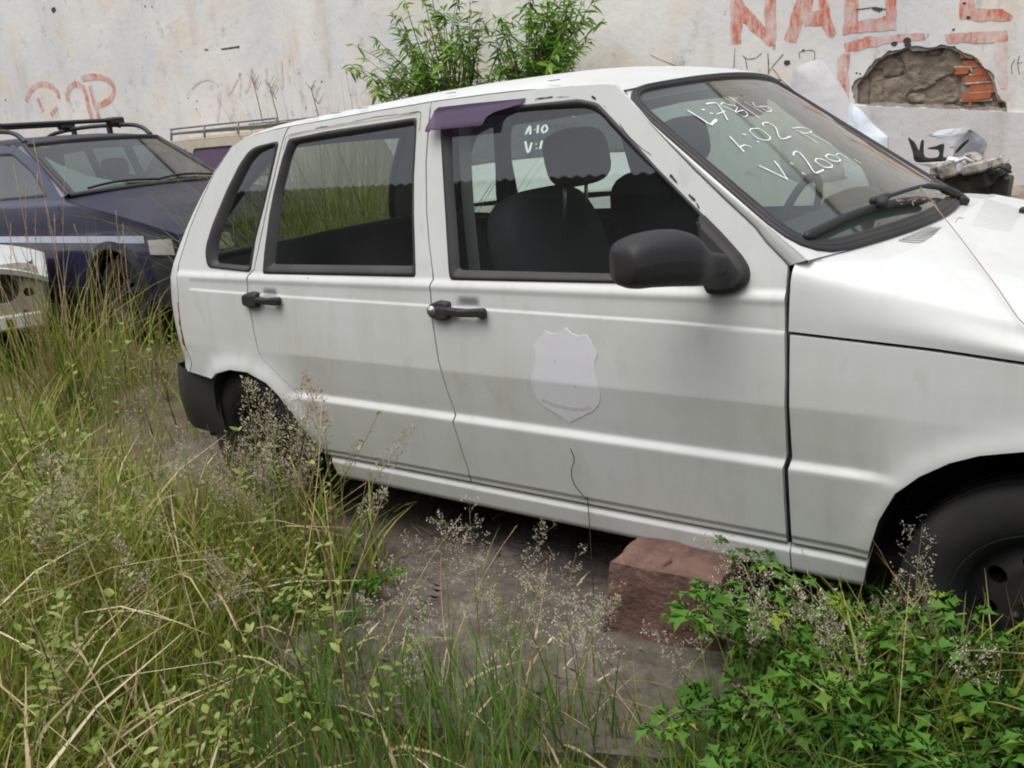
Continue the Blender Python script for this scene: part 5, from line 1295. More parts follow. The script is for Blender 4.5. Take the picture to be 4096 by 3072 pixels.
for px, py, sx, sy, m, rz_ in [(1620, 1265, .14, .06, JUNK, .2), (1690, 1240, .10, .09, JUNK, -.3), (1760, 1225, .12, .07, WPLA, .3), (1830, 1205, .10, .10, JUNK, .5), (1900, 1225, .13, .06, JUNK, -.2), (1960, 1255, .12, .05, JUNK, -.4), (1870, 1255, .16, .06, JUNK, .1), (1750, 1320, .22, .09, BLK2, .15), (1850, 1320, .24, .12, BLK2, -.2), (1950, 1320, .16, .10, BLK2, -.5), (2010, 1285, .12, .05, BLK2, -.6), (1900, 1380, .30, .14, BLK2, .1), (1760, 1390, .3, .12, BLK2, 0), (1680, 1300, .12, .08, BLK2, .4)]:
    c = at(*Q(9, [(px, py)])[0], 1, 3.3+R_.uniform(-.06, .06)); mb = MB()
    mb.box(tuple(c), (sx, .14+.1*R_.random(), sy), Matrix.Rotation(rz_, 3, 'Y') @ Matrix.Rotation(R_.uniform(-.6, .6), 3, 'Z'), .012)
    if R_.random() < .6: mb.tube([tuple(c+np.array((-.04, -.08, .02))), tuple(c+np.array((.03, -.11, .05))), tuple(c+np.array((.08, -.06, .01)))], .009, 6)
    mb.obj('casing_piece', m, jk)
mb = MB()
def heap(u, v):
    r = u; a = 2*math.pi*v; x = 1.5+1.7*r*math.cos(a); y = 3.55+.95*r*math.sin(a)
    return (x, y, -.03+.71*(1-r**3.0)+.10*float(fbm(x*4, y*4, 1.0, 4))*(1-r))
mb.grid(heap, 16, 40, flip=True); tag(mb.obj('rubble_heap', MORT), 'low mound of rubble and soil below the scrap by the wall', 'rubble', kind='stuff')
# --- dry tendril lying over cowl and bonnet, thin dark stalk against the door
STRAW = mk('straw', (.52, .39, .20), .7, var=((.25, .15, .07), 20, .4, .7))
DARKST = mk('dark_stalk', (.03, .024, .02), .7)
mb = MB()
def onbon(p, o): q = bonhit(*p); return (q[0], q[1], zbon(max(1.88, q[0]), q[1])+o)
main = [tuple(wshit(*p)+WN*.05) for p in Q(4, [(1175, 745), (1235, 722), (1330, 722)])]+[onbon(p, o) for p, o in zip(Q(4, [(1440, 750), (1510, 795), (1660, 930), (1800, 1100), (1990, 1360), (2150, 1620), (2230, 1740)]), (.05, .035, .02, .015, .015, .02, .03))]
mb.tube(smooth_line(main, 5), .0011, 5)
mb.tube(smooth_line([tuple(wshit(*Q(4, [(1290, 672)])[0])+WN*.05), onbon(Q(4, [(1370, 690)])[0], .06), onbon(Q(4, [(1450, 750)])[0], .05), onbon(Q(4, [(1520, 800)])[0], .035)], 5), .0010, 5)
for c0, c1, c2 in (((1320, 780), (1310, 750), (1345, 725)), ((1720, 892), (1680, 885), (1655, 925)), ((1180, 720), (1195, 750), (1215, 728))): mb.tube(smooth_line([onbon(Q(4, [c])[0], .04) for c in (c0, c1, c2)], 5), .0012, 4)
for k in range(14):
    q = main[0] if k < 5 else main[3]; mb.sbox((q[0]+R_.uniform(-.04, .04), q[1]+R_.uniform(-.05, .04), q[2]+R_.uniform(-.006, .012)), (.012, .004, .003), .8, 3, Matrix.Rotation(R_.random()*3, 3, 'Z'))
tag(mb.obj('dry_tendril', mk('dry_tendril', (.30, .21, .12), .7)), 'thin dry curling tendril lying across the white bonnet', 'dry stalk')
BASES[13] = (1300, 1000, 1.58)
mb = MB(); ln = SX(Q(13, [(1565, 1245), (1590, 1310), (1572, 1390), (1590, 1470), (1660, 1560), (1678, 1612)])); mb.tube(smooth_line([S3(x, z, .012) for x, z in ln]+[(ln[-1][0]+.03, -.80, .0)], 5), .0013, 5)
tag(mb.obj('dark_stalk', DARKST), 'thin dark wiry stalk standing against the front door', 'dry stalk')
# ================================================================== vegetation
def np_mesh(name, V, F, tint, mat, smooth=True):
    me = bpy.data.meshes.new(name); F = np.asarray(F, dtype=np.int32); k = F.shape[1]
    me.vertices.add(len(V)); me.vertices.foreach_set('co', np.asarray(V, np.float32).ravel())
    me.loops.add(F.size); me.loops.foreach_set('vertex_index', F.ravel())
    me.polygons.add(len(F)); me.polygons.foreach_set('loop_start', np.arange(0, F.size, k, dtype=np.int32))
    try: me.polygons.foreach_set('loop_total', np.full(len(F), k, np.int32))
    except Exception: pass
    a = me.attributes.new('tint', 'FLOAT', 'POINT'); a.data.foreach_set('value', np.asarray(tint, np.float32))
    me.update(calc_edges=True); me.polygons.foreach_set('use_smooth', np.full(len(F), smooth)); me.materials.append(mat)
    return me
def blade_arrays(P, H, Wd, phi, lean, curve, tint, seg=4, twist=None):
    n = len(P); t = np.linspace(0, 1, seg+1)[None, :]
    hd = np.stack([np.cos(phi), np.sin(phi)], 1)
    disp = H[:, None]*(lean[:, None]*t+curve[:, None]*t**2.2); up = H[:, None]*(t*np.sqrt(np.clip(1-lean[:, None]**2*.6, .1, 1))-.55*np.clip(curve[:, None], 0, 2)*t**2.6*.8)
    cx = P[:, 0:1]+hd[:, 0:1]*disp; cy = P[:, 1:2]+hd[:, 1:2]*disp; cz = P[:, 2:3]+up
    sa = phi+np.pi/2+(twist if twist is not None else 0); sd = np.stack([np.cos(sa), np.sin(sa)], 1)
    wd = Wd[:, None]*np.clip((1.02-t), 0, 1)**.65*(.55+.45*np.minimum(1, t*5))/2
    L = np.stack([cx-sd[:, 0:1]*wd, cy-sd[:, 1:2]*wd, cz], 2); Rr = np.stack([cx+sd[:, 0:1]*wd, cy+sd[:, 1:2]*wd, cz+wd*.25], 2)
    V = np.stack([L, Rr], 2).reshape(n, (seg+1)*2, 3)
    b = (np.arange(n)*(seg+1)*2)[:, None]; f = []
    for k in range(seg): f.append(np.stack([b[:, 0]+2*k, b[:, 0]+2*k+1, b[:, 0]+2*k+3, b[:, 0]+2*k+2], 1))
    F = np.concatenate(f, 0); T = np.repeat(tint, (seg+1)*2)
    return V.reshape(-1, 3), F, T
def inpoly(x, y, poly):
    r = np.zeros(x.shape, bool); px = [p[0] for p in poly]; py = [p[1] for p in poly]; j = len(poly)-1
    for i in range(len(poly)):
        c = ((py[i] > y) != (py[j] > y)) & (x < (px[j]-px[i])*(y-py[i])/(py[j]-py[i]+1e-12)+px[i]); r ^= c; j = i
    return r
CAR_FOOT = [(-.62, -.70), (3.1, -.70), (3.1, .75), (-.62, .75)]
SLAB_IN = [(-.95, -.40), (-.6, -.92), (-.15, -.98), (.30, -1.10), (.62, -1.22), (1.0, -1.30), (1.35, -1.27), (1.70, -1.16), (1.86, -1.02), (1.86, .8), (-.95, .8)]
def hid(x, y):
    """ground nobody can stand a blade on: under cars and on the bare concrete"""
    m = inpoly(x, y, CAR_FOOT) | inpoly(x, y, SLAB_IN)
    m |= (x > -6.9) & (x < -2.9) & (y > 1.05) & (y < 2.6)
    m |= np.hypot(x-2.557, y+2.714) < 1.22
    return m
def scatter(n, box, fn=None):
    out = np.zeros((0, 2))
    while len(out) < n:
        p = np.stack([NP.uniform(box[0], box[1], n*2), NP.uniform(box[2], box[3], n*2)], 1); k = ~hid(p[:, 0], p[:, 1])
        if fn is not None: k &= NP.rand(len(p)) < fn(p[:, 0], p[:, 1])
        out = np.concatenate([out, p[k]])
    return out[:n]
def gzv(x, y): return .05*fbm(np.asarray(x)*.7, np.asarray(y)*.7, 2.2, 3)-.035
def field(n, box, hrange, wrange, lean=(.05, .5), curve=(0, .6), tint=(0, 1), fn=None, seg=4):
    p = scatter(n, box, fn); H = NP.uniform(*hrange, n)*(.7+.6*(fbm(p[:, 0]*1.3, p[:, 1]*1.3, 8.0, 2)+.5))*hfac(p[:, 0], p[:, 1]); W_ = NP.uniform(*wrange, n)
    P = np.stack([p[:, 0], p[:, 1], gzv(p[:, 0], p[:, 1])-.01], 1)
    tn = np.clip(NP.uniform(*tint, n)*.7+.3*(.5+fbm(p[:, 0]*1.1, p[:, 1]*1.1, 3.0, 2)), 0, 1)
    return blade_arrays(P, H, W_, NP.uniform(0, 2*np.pi, n), NP.uniform(*lean, n), NP.uniform(*curve, n), tn, seg, NP.uniform(-.7, .7, n))
def join(*arr):
    V = []; F = []; T = []; b = 0
    for v, f, t in arr: V.append(v); F.append(f+b); T.append(t); b += len(v)
    return np.concatenate(V), np.concatenate(F), np.concatenate(T)
GREEN = tinted('grass_blade', [(0, (.070, .115, .014)), (.4, (.155, .220, .026)), (.75, (.275, .31, .050)), (1, (.42, .37, .11))], .5, .35)
LUSH = tinted('lush_blade', [(0, (.045, .110, .020)), (.5, (.10, .20, .035)), (1, (.20, .31, .07))], .45, .35)
DRY = tinted('dry_blade', [(0, (.17, .085, .045)), (.35, (.30, .19, .10)), (.75, (.52, .42, .24)), (1, (.72, .63, .50))], .7, .2)
LEAF = tinted('weed_leaf', [(0, (.11, .175, .028)), (.5, (.235, .305, .065)), (1, (.39, .44, .16))], .5, .35)
VINEL = tinted('vine_leaf', [(0, (.058, .155, .020)), (.6, (.12, .265, .04)), (1, (.30, .40, .05))], .5, .35)
SHRUBL = tinted('shrub_leaf', [(0, (.055, .140, .014)), (.5, (.150, .300, .034)), (1, (.30, .47, .09))], .45, .35)
SEED = tinted('seed_head', [(0, (.20, .14, .08)), (.5, (.34, .28, .19)), (.8, (.48, .43, .33)), (1, (.62, .59, .50))], .8, .3)
PINKS = tinted('pink_seed', [(0, (.34, .16, .13)), (1, (.55, .38, .33))], .8, .3)
STEMM = mk('weed_stem', (.16, .075, .042), .7, var=((.14, .10, .04), 12, .4, .7))
GSTEM = mk('green_stem', (.14, .18, .05), .6, var=((.28, .24, .09), 6, .4, .7))
BARK = mk('shrub_bark', (.16, .125, .095), .85, var=((.09, .07, .05), 20, .4, .7))
hfac = lambda x, y: 1-.62*sstep(x, .45, .85)*(1-sstep(x, 1.75, 1.95))*sstep(y, -2.1, -1.7)
left = lambda x, y: np.clip(.25+.75*sstep(-.05*x-y, .55, 1.0), 0, 1)*np.where((x > -1.0) & (x < -.05) & (y > -1.0) & (y < -.3), .15, 1)
NEARBOX = (-1.6, 2.4, -2.75, -.75)
me = np_mesh('grass', *join(field(14500, (-2.4, 1.0, -2.9, -.72), (.14, .44), (.0035, .009), fn=left), field(5200, (.35, 2.0, -2.3, -1.15), (.10, .30), (.004, .008), (.02, .35), (0, .5), (.0, .75)), field(9500, (-7, -1.0, -3.5, 1.2), (.18, .55), (.004, .009), fn=left), field(3000, (-8, 3, 1.0, 5.0), (.1, .35), (.005, .01)), field(2600, (-.6, 3.2, .8, 1.35), (.3, .55), (.006, .012))), GREEN)  # last strip, unseen beyond the hatchback, is added to block light under it
tag(link('grass', me, None), 'mixed green and yellowing grass covering the ground around the cars', 'grass', kind='stuff')
rfn = lambda x, y: np.clip(sstep(x-.5*(y+1.2), 1.80, 2.0), 0, 1)
me = np_mesh('grass', *join(field(4600, (1.6, 3.0, -1.9, -.66), (.10, .30), (.004, .0085), (.1, .7), (.1, .8), (0, .8), rfn), field(520, (.8, 1.7, -1.75, -1.25), (.5, .9), (.004, .0075), (.02, .25), (0, .35), (.2, 1))), LUSH)
tag(link('lush_grass', me, None), 'dense dark green grass by the front wheel of the white hatchback', 'grass', kind='stuff')
me = np_mesh('dry', *join(field(4200, (-2.4, 1.9, -2.9, -.74), (.12, .46), (.0018, .0045), (.1, .8), (0, .5), (0, .75), left), field(460, (-1.2, 1.7, -2.5, -.95), (.2, .5), (.008, .016), (.05, .4), (.4, 1.2), (.5, 1.0), left), field(900, (-6, -.8, -2.5, 1.3), (.15, .6), (.002, .005), (.1, .7), (0, .5), (0, .8), left)), DRY)
tag(link('dry_grass', me, None), 'dry straw-coloured grass mixed into the green weeds', 'grass', kind='stuff')
me = np_mesh('litter', *join(field(9000, (-3, 2.9, -2.9, -.55), (.03, .10), (.006, .014), (.5, 1.6), (0, .5), (0, .6), lambda x, y: .15+.85*np.maximum(left(x, y), rfn(x, y)), 2)), DRY)
tag(link('leaf_litter', me, None), 'brown dead leaf litter between the weed stems', 'litter', kind='stuff')
n_ = 170; p_ = np.stack([NP.uniform(-.9, 1.8, n_), NP.uniform(-1.35, -.45, n_)], 1); p_ = p_[inpoly(p_[:, 0], p_[:, 1], SLAB_IN)]; n_ = len(p_)
me = np_mesh('slab_litter', *blade_arrays(np.stack([p_[:, 0], p_[:, 1], np.full(n_, .028)], 1), NP.uniform(.015, .07, n_), NP.uniform(.002, .012, n_), NP.uniform(0, 6.28, n_), NP.uniform(.9, 1.2, n_), NP.uniform(0, .2, n_), NP.uniform(.1, 1, n_), 2), DRY)
tag(link('fallen_litter', me, None), 'scattered dry leaf bits and straws on the concrete slab', 'litter', kind='stuff')
# ---- leaf shapes
def leaf_verts(L, wd, fold=.25, droop=.2, lobes=0):
    if lobes:
        V = []; F = []
        for ang, sc_ in ((0, 1.0), (math.radians(68), .72), (math.radians(-68), .72)):
            o = [(0, 0), (.20, .06), (.30, .34), (.42, .15), (.60, .34), (.70, .11), (1.0, 0), (.70, -.11), (.60, -.34), (.42, -.15), (.30, -.34), (.20, -.06)]
            b_ = len(V); c, s_ = math.cos(ang), math.sin(ang)
            for x, y in o:
                x *= L*sc_; y *= L*sc_*1.05; X = c*x-s_*y+.10*L*c; Y_ = s_*x+c*y+.10*L*s_; V.append((X, Y_, -droop*(x*x)/L+abs(y)*fold))
            F += [(b_, b_+1, b_+2), (b_, b_+2, b_+3), (b_, b_+3, b_+4), (b_, b_+4, b_+5), (b_, b_+5, b_+6), (b_, b_+6, b_+7), (b_, b_+7, b_+8), (b_, b_+8, b_+9), (b_, b_+9, b_+10), (b_, b_+10, b_+11)]
        return V, F
    st = [(0, .0), (.18, .62), (.42, 1), (.70, .78), (1, .0)]; V = []; F = []
    for t, k in st: z = -droop*L*t*t; V += [(L*t, -wd/2*k, z+fold*wd*k*.5), (L*t, 0, z), (L*t, wd/2*k, z+fold*wd*k*.5)]
    for i in range(4): F += [(3*i, 3*i+1, 3*i+4, 3*i+3), (3*i+1, 3*i+2, 3*i+5, 3*i+4)]
    return V, F
def leaf_mesh(name, L, wd, tint, mat, **k):
    V, F = leaf_verts(L, wd, **k); me = bpy.data.meshes.new(name); me.from_pydata(V, [], F); me.update()
    a = me.attributes.new('tint', 'FLOAT', 'POINT'); a.data.foreach_set('value', [tint]*len(V)); me.polygons.foreach_set('use_smooth', [True]*len(F)); me.materials.append(mat); return me
def joined_leaves(name, mats_, L, wd, mat, tints, tri=False, **k):
    V, F = leaf_verts(L, wd, **k); V = np.array(V); out = []; T = []; FF = []; nF = len(F[0])
    if any(len(f) != nF for f in F): raise ValueError
    for i, (M, t) in enumerate(zip(mats_, tints)):
        A = np.array(M); out.append(V@A[:3, :3].T+A[:3, 3]); T += [t]*len(V); FF.append(np.array(F)+i*len(V))
    return np_mesh(name, np.concatenate(out), np.concatenate(FF), T, mat)
def frame(pos, d, roll=0.0, scale=1.0):
    d = Vector(d).normalized(); s = d.cross(Vector((0, 0, 1)));
    s = s.normalized() if s.length > 1e-4 else Vector((0, 1, 0)); u = s.cross(d)
    m = Matrix((d, s, u)).transposed() @ Matrix.Rotation(roll, 3, 'X')
    return Matrix.Translation(Vector(pos)) @ (m*scale).to_4x4()
def copy_tree(root, loc, rz=0.0, scale=1.0, label=None, tilt=(0, 0)):
    r = root.copy(); COL.objects.link(r); r.location = loc; r.rotation_euler = (tilt[0], tilt[1], rz); r.scale = (scale,)*3
    if label: r['label'] = label
    for ch in root.children:
        c = ch.copy(); COL.objects.link(c); c.parent = r
    return r
def unlink_tree(root):
    for ch in list(root.children): bpy.data.objects.remove(ch)
    bpy.data.objects.remove(root)
LEAFM = [leaf_mesh('leaf', .033, .0155, t, LEAF, droop=.25) for t in (.1, .35, .6, .85, 1)]
def weed_proto(kind, rich):
    r = R_; H = r.uniform(.34, .58); root = thing('weed_plant', 'x', 'weed', (0, 0, 0))
    stem = MB(); la = r.uniform(0, 6.28); lean = r.uniform(.05, .35)
    main = [(H*t*lean*math.cos(la)*t, H*t*lean*math.sin(la)*t, H*t) for t in np.linspace(0, 1, 7)]
    stem.tube(main, [.0031-.0018*t for t in np.linspace(0, 1, 7)], 5); axes = [main]
    for b in range(r.randint(3, 6)):
        i = r.randint(1, 4); p = Vector(main[i]); a = r.uniform(0, 6.28); Lb = H*r.uniform(.25, .5)
        br = [tuple(p+Vector((math.cos(a)*Lb*t*.75, math.sin(a)*Lb*t*.75, Lb*t*(.55+.35*t)))) for t in np.linspace(0, 1, 5)]
        stem.tube(br, [.0016-.0009*t for t in np.linspace(0, 1, 5)], 4); axes.append(br)
    o = stem.obj('stem', STEMM if kind < 3 else GSTEM, root, keep=False)
    Ms = []
    for ax in axes:
        P = [Vector(p) for p in ax]; n = 13 if ax is main else 9
        for k in range(n):
            t = .25+.75*k/(n-1) if ax is main else .2+.8*k/(n-1); f = t*(len(P)-1); i = min(int(f), len(P)-2); p = P[i].lerp(P[i+1], f-i)
            a = k*2.4+r.uniform(-.4, .4); up = .35+.5*t; Ms.append(frame(p, (math.cos(a), math.sin(a), up*r.uniform(.3, 1.2)), r.uniform(-.4, .4), r.uniform(.5, 1.05)))
        for k in range(3):
            a = r.uniform(0, 6.28); Ms.append(frame(P[-1], (math.cos(a), math.sin(a), 1.1), 0, r.uniform(.45, .8)))
    r.shuffle(Ms); nb = 14 if rich else 0
    for M in Ms[:nb]:
        l = bpy.data.objects.new('leaf', LEAFM[min(4, max(0, int(r.gauss(2.6, 1.2))))]); COL.objects.link(l); l.parent = root; l.matrix_basis = M
    me = joined_leaves('foliage', Ms[nb:], .033, .0155, LEAF, [min(1, max(0, r.gauss(.5, .25))) for _ in Ms[nb:]], droop=.25)
    o = link('foliage', me, None, root, keep=False); o['kind'] = 'stuff'
    return root
WL = ['spindly red-stemmed oval-leaf weed', 'bushy red-stemmed oval-leaf weed', 'spreading dark-stemmed oval-leaf weed', 'green-stemmed oval-leaf weed']
def where(x, y):
    P = np.array((x, y, 0.0))-CPOS; dz = P.dot(CD); u = (2048+FPX*P.dot(CR)/dz)/4; v = (1536-FPX*P.dot(CU)/dz)/4
    col = ('below the blue car' if u < 170 else 'below the tailgate corner' if u < 240 else 'below the rear wheel' if u < 330 else 'below the rear door' if u < 450 else
           'below the shield decal' if u < 610 else 'by the granite block' if u < 740 else 'below the front fender' if u < 890 else 'by the front wheel')
    row = 'at the bottom edge' if v > 740 else 'in the near grass' if v > 640 else 'mid-way back' if v > 540 else 'far back'
    return row+' '+col
def lean_words(rz, tx, ty):
    m = Matrix.Rotation(rz, 3, 'Z') @ Matrix.Rotation(ty, 3, 'Y') @ Matrix.Rotation(tx, 3, 'X') @ Vector((0, 0, 1)); a = m.x*CR[0]+m.y*CR[1]
    return 'leaning left' if a < -.10 else 'leaning right' if a > .10 else 'upright'
def size_word(s, lo, hi): return ('short', 'mid-sized', 'tall')[min(2, int(3*(s-lo)/(hi-lo+1e-9)))]
def place(proto_list, spots, group, smin=.8, smax=1.25, labels=None):
    for i, (x, y) in enumerate(spots):
        k = i % len(proto_list); pr = proto_list[k]
        rz, sc_, tx, ty = R_.uniform(0, 6.28), R_.uniform(smin, smax), R_.uniform(-.22, .22), R_.uniform(-.22, .22)
        c = copy_tree(pr, (x, y, float(gzv(x, y))-.01), rz, sc_, None, (tx, ty)); c['group'] = group
        c['label'] = '%s %s %s, %s' % (size_word(sc_, smin, smax), labels[k], lean_words(rz, tx, ty), where(x, y))
wl = [weed_proto(k, True) for k in range(4)]; wp = [weed_proto(k, False) for k in range(4)]
pn = scatter(64, (-1.0, 1.25, -2.55, -1.15), lambda x, y: left(x, y)*(np.hypot(x-2.557, y+2.714) > 1.5)); pf = scatter(84, (-3.6, -.3, -2.3, .35), left)
pn = np.concatenate([pn, np.array([(.02, -1.0), (.18, -.98), (.33, -1.03), (.47, -1.02), (.60, -1.05), (.12, -1.16), (.38, -1.2), (.25, -1.1), (-.1, -1.15)])])
place(wl, pn, 'leafy weeds in the left-hand grass', smin=.7, smax=1.1, labels=WL)
place(wp, pf, 'leafy weeds by the rear of the white hatchback', smin=.95, smax=1.5, labels=WL)
for q in wl+wp: unlink_tree(q)
# ---- green vine plants with lobed leaves
R_.seed(21); NP.seed(21)
VL = [leaf_mesh('lobed_leaf', .034, 0, t, VINEL, lobes=5, droop=.5) for t in (.2, .45, .7, .95)]
def vine_proto():
    r = R_; root = thing('vine_plant', 'x', 'vine', (0, 0, 0)); st = MB(); ax = []
    for b in range(4):
        a = r.uniform(0, 6.28); L = r.uniform(.2, .42); p = [(0, 0, 0)]
        for k in range(1, 8): t = k/7; p.append((L*t*.7*math.cos(a+.5*t)+r.uniform(-.01, .01), L*t*.7*math.sin(a+.5*t)+r.uniform(-.01, .01), L*(.9*t-.35*t*t)))
        st.tube(smooth_line(p, 2), .0014, 4); ax.append(p)
    st.obj('stem', GSTEM, root, keep=False); n = 0
    for p in ax:
        for k in range(2, 8):
            for _ in range(2):
                a = r.uniform(0, 6.28); d = Vector((math.cos(a), math.sin(a), r.uniform(.0, .5)))
                l = bpy.data.objects.new('lobed_leaf', VL[min(3, max(0, int(r.gauss(1.3, .9))))]); COL.objects.link(l); l.parent = root
                l.matrix_basis = frame(Vector(p[k])+d*.012, d, r.uniform(-.4, .4), r.uniform(.6, 1.25)); n += 1
    return root
vp = [vine_proto() for _ in range(3)]
VLAB = ['sprawling lobed-leaf vine', 'bunched lobed-leaf vine', 'many-leaved lobed vine']
sp = [(1.99, -.86), (2.02, -.80), (2.08, -.78), (1.97, -.98), (2.02, -.95), (2.12, -.90), (2.2, -1.02), (1.95, -1.1), (2.06, -1.08), (2.4, -.92), (2.32, -.90), (1.99, -.92), (2.04, -1.0), (2.1, -1.0), (2.15, -1.04), (1.96, -.92), (2.02, -.84), (2.12, -.82), (2.24, -.98), (2.25, -.88), (2.05, -.86), (1.98, -.80)]
place(vp, sp, 'lobed-leaf vines by the front wheel', 1.1, 1.6, VLAB)
place(vp, [(.66, -1.02), (.60, -.94), (.72, -1.16), (.52, -1.14), (.9, -1.42), (.1, -1.7), (-.4, -1.5), (.0, -2.0)], 'lobed-leaf vines by the rear wheel', .6, .9, VLAB)
for q in vp: unlink_tree(q)
# ---- seed-headed grasses
R_.seed(33); NP.seed(33)
def seed_proto(kind):
    r = R_; lab = {0: 'grass stalk with fluffy beige head', 1: 'grass stalk with airy pale spray', 2: 'bare straw stalk', 3: 'grass stalk with a pinkish feathery seed head', 4: 'green stalk with sparse brown spike'}[kind]
    root = thing('seed_grass', lab, 'grass stalk', (0, 0, 0)); H = r.uniform(.45, .62); a = r.uniform(0, 6.28); k = r.uniform(.08, .35)
    P = [(H*k*t*t*math.cos(a), H*k*t*t*math.sin(a), H*t) for t in np.linspace(0, 1, 9)]
    st = MB(); st.tube(P, [(.0016-.0011*t)*(1.15 if kind == 2 else 1) for t in np.linspace(0, 1, 9)], 4); st.obj('stem', {0: GSTEM, 1: GSTEM, 2: STRAW, 3: GSTEM, 4: GSTEM}[kind], root, keep=False)
    if kind == 2: return root
    V = []; F = []; T = []
    def spk(p, d, L, wd, t):
        d = Vector(d).normalized(); s = d.orthogonal().normalized(); s = (Matrix.Rotation(r.uniform(0, 6.28), 3, d) @ s)*wd; p = Vector(p); b = len(V)
        V.extend([tuple(p), tuple(p+d*L*.5+s), tuple(p+d*L), tuple(p+d*L*.5-s)]); F.append((b, b+1, b+2, b+3)); T.extend([t]*4)
    Pv = [Vector(p) for p in P]
    def pt(t): f = t*8; i = min(int(f), 7); return Pv[i].lerp(Pv[i+1], f-i)
    if kind in (0, 3):
        for _ in range(190):
            t = r.uniform(.74, 1.0); q = pt(t); an = r.uniform(0, 6.28); rad = .030*math.sin(math.pi*min(1, (t-.70)/.31))*r.random()**.6
            spk(q+Vector((math.cos(an)*rad, math.sin(an)*rad, r.uniform(-.006, .010))), (math.cos(an), math.sin(an), r.uniform(.3, 1.6)), r.uniform(.007, .013), r.uniform(.0014, .0026), min(1, max(0, r.gauss(.62, .22))))
    elif kind == 1:
        for _ in range(26):
            t = r.uniform(.62, 1.0); q = pt(t); an = r.uniform(0, 6.28); L = r.uniform(.03, .10)*(1.25-t*.55); e = q+Vector((math.cos(an)*L*.7, math.sin(an)*L*.7, L*.6))
            spk(q, e-q, (e-q).length, .0004, .25)
            for _ in range(7):
                m = q.lerp(e, r.uniform(.45, 1.05))+Vector((r.uniform(-.008, .008), r.uniform(-.008, .008), r.uniform(-.008, .008)))
                for _ in range(2): spk(m, (r.uniform(-1, 1), r.uniform(-1, 1), r.uniform(-.5, 1)), r.uniform(.004, .008), r.uniform(.0009, .0016), r.uniform(.7, 1))
    else:
        for _ in range(60):
            t = r.uniform(.72, 1.0); q = pt(t); an = r.uniform(0, 6.28); spk(q, (math.cos(an)*.5, math.sin(an)*.5, 1), r.uniform(.010, .018), .0012, r.uniform(.1, .55))
    me = np_mesh('seed_head', V, F, T, PINKS if kind == 3 else SEED); link('seed_head', me, None, root, keep=False)
    if kind in (0, 1, 4):
        n = 3; b = blade_arrays(np.array([P[1+q] for q in range(n)]), NP.uniform(.12, .24, n), NP.uniform(.003, .006, n), NP.uniform(0, 6.28, n), NP.uniform(.2, .6, n), NP.uniform(.1, .8, n), NP.uniform(.2, .8, n))
        link('blade', np_mesh('blade', *b, GREEN), None, root, keep=False)
    return root
sp0 = [seed_proto(0), seed_proto(0), seed_proto(1), seed_proto(1), seed_proto(2), seed_proto(2), seed_proto(4)]
def sow(protos, spots, group, smin, smax, tilt=.3, suffix=''):
    for (x, y) in spots:
        q = R_.choice(protos); rz, sc_, tx, ty = R_.uniform(0, 6.28), R_.uniform(smin, smax), R_.uniform(-tilt, tilt), R_.uniform(-tilt, tilt)
        c = copy_tree(q, (x, y, float(gzv(x, y))-.01), rz, sc_, '%s %s %s %s' % (size_word(sc_, smin, smax), q['label'], lean_words(rz, tx, ty), where(x, y)), (tx, ty)); c['group'] = group
clump = lambda cx, cy, n, s: [(cx+R_.gauss(0, s), cy+R_.gauss(0, s)) for _ in range(n)]
sow(sp0[:2], clump(.30, -1.00, 16, .09)+clump(.45, -1.12, 12, .10), 'seed grasses by the rear wheel', .75, 1.1, .25, ' in front of the rear wheel')
sow(sp0[2:4], clump(1.20, -1.24, 10, .14)+clump(1.52, -1.30, 8, .10), 'seed grasses on the slab edge', .7, 1.0, .3, ' at the edge of the concrete slab')
sow(sp0[:4], clump(1.80, -1.12, 9, .09)+clump(1.95, -1.05, 10, .12), 'seed grasses beside the granite block', .55, .85, .3, ' beside the granite block')
sow(sp0[2:4]+[sp0[6]], clump(2.18, -.95, 8, .12), 'seed grasses by the front wheel', .75, 1.1, .4, ' in front of the front wheel')
sow(sp0[:1]+sp0[6:7]+sp0[2:3], [tuple(p) for p in scatter(36, (-1.2, .7, -2.2, -.95), left)], 'seed grasses in the left-hand weeds', .7, 1.15, .35, ' among the left-hand weeds')
sow(sp0[4:6], [tuple(p) for p in scatter(44, (-.9, 1.3, -2.4, -1.1), left)], 'dry straws in the left-hand weeds', .8, 1.35, .75, ' on the left')
sow(sp0[4:6], clump(1.35, -1.5, 9, .2)+clump(1.9, -1.25, 6, .12), 'dry straws by the slab', .7, 1.0, 1.0, ' near the slab')
pk = seed_proto(3); c = copy_tree(pk, (.54, -.98, -.01), 1.2, 1.32, 'tall grass stalk with a pinkish feathery seed head against the rear door', (0.05, .12)); unlink_tree(pk)
for q in sp0: unlink_tree(q)
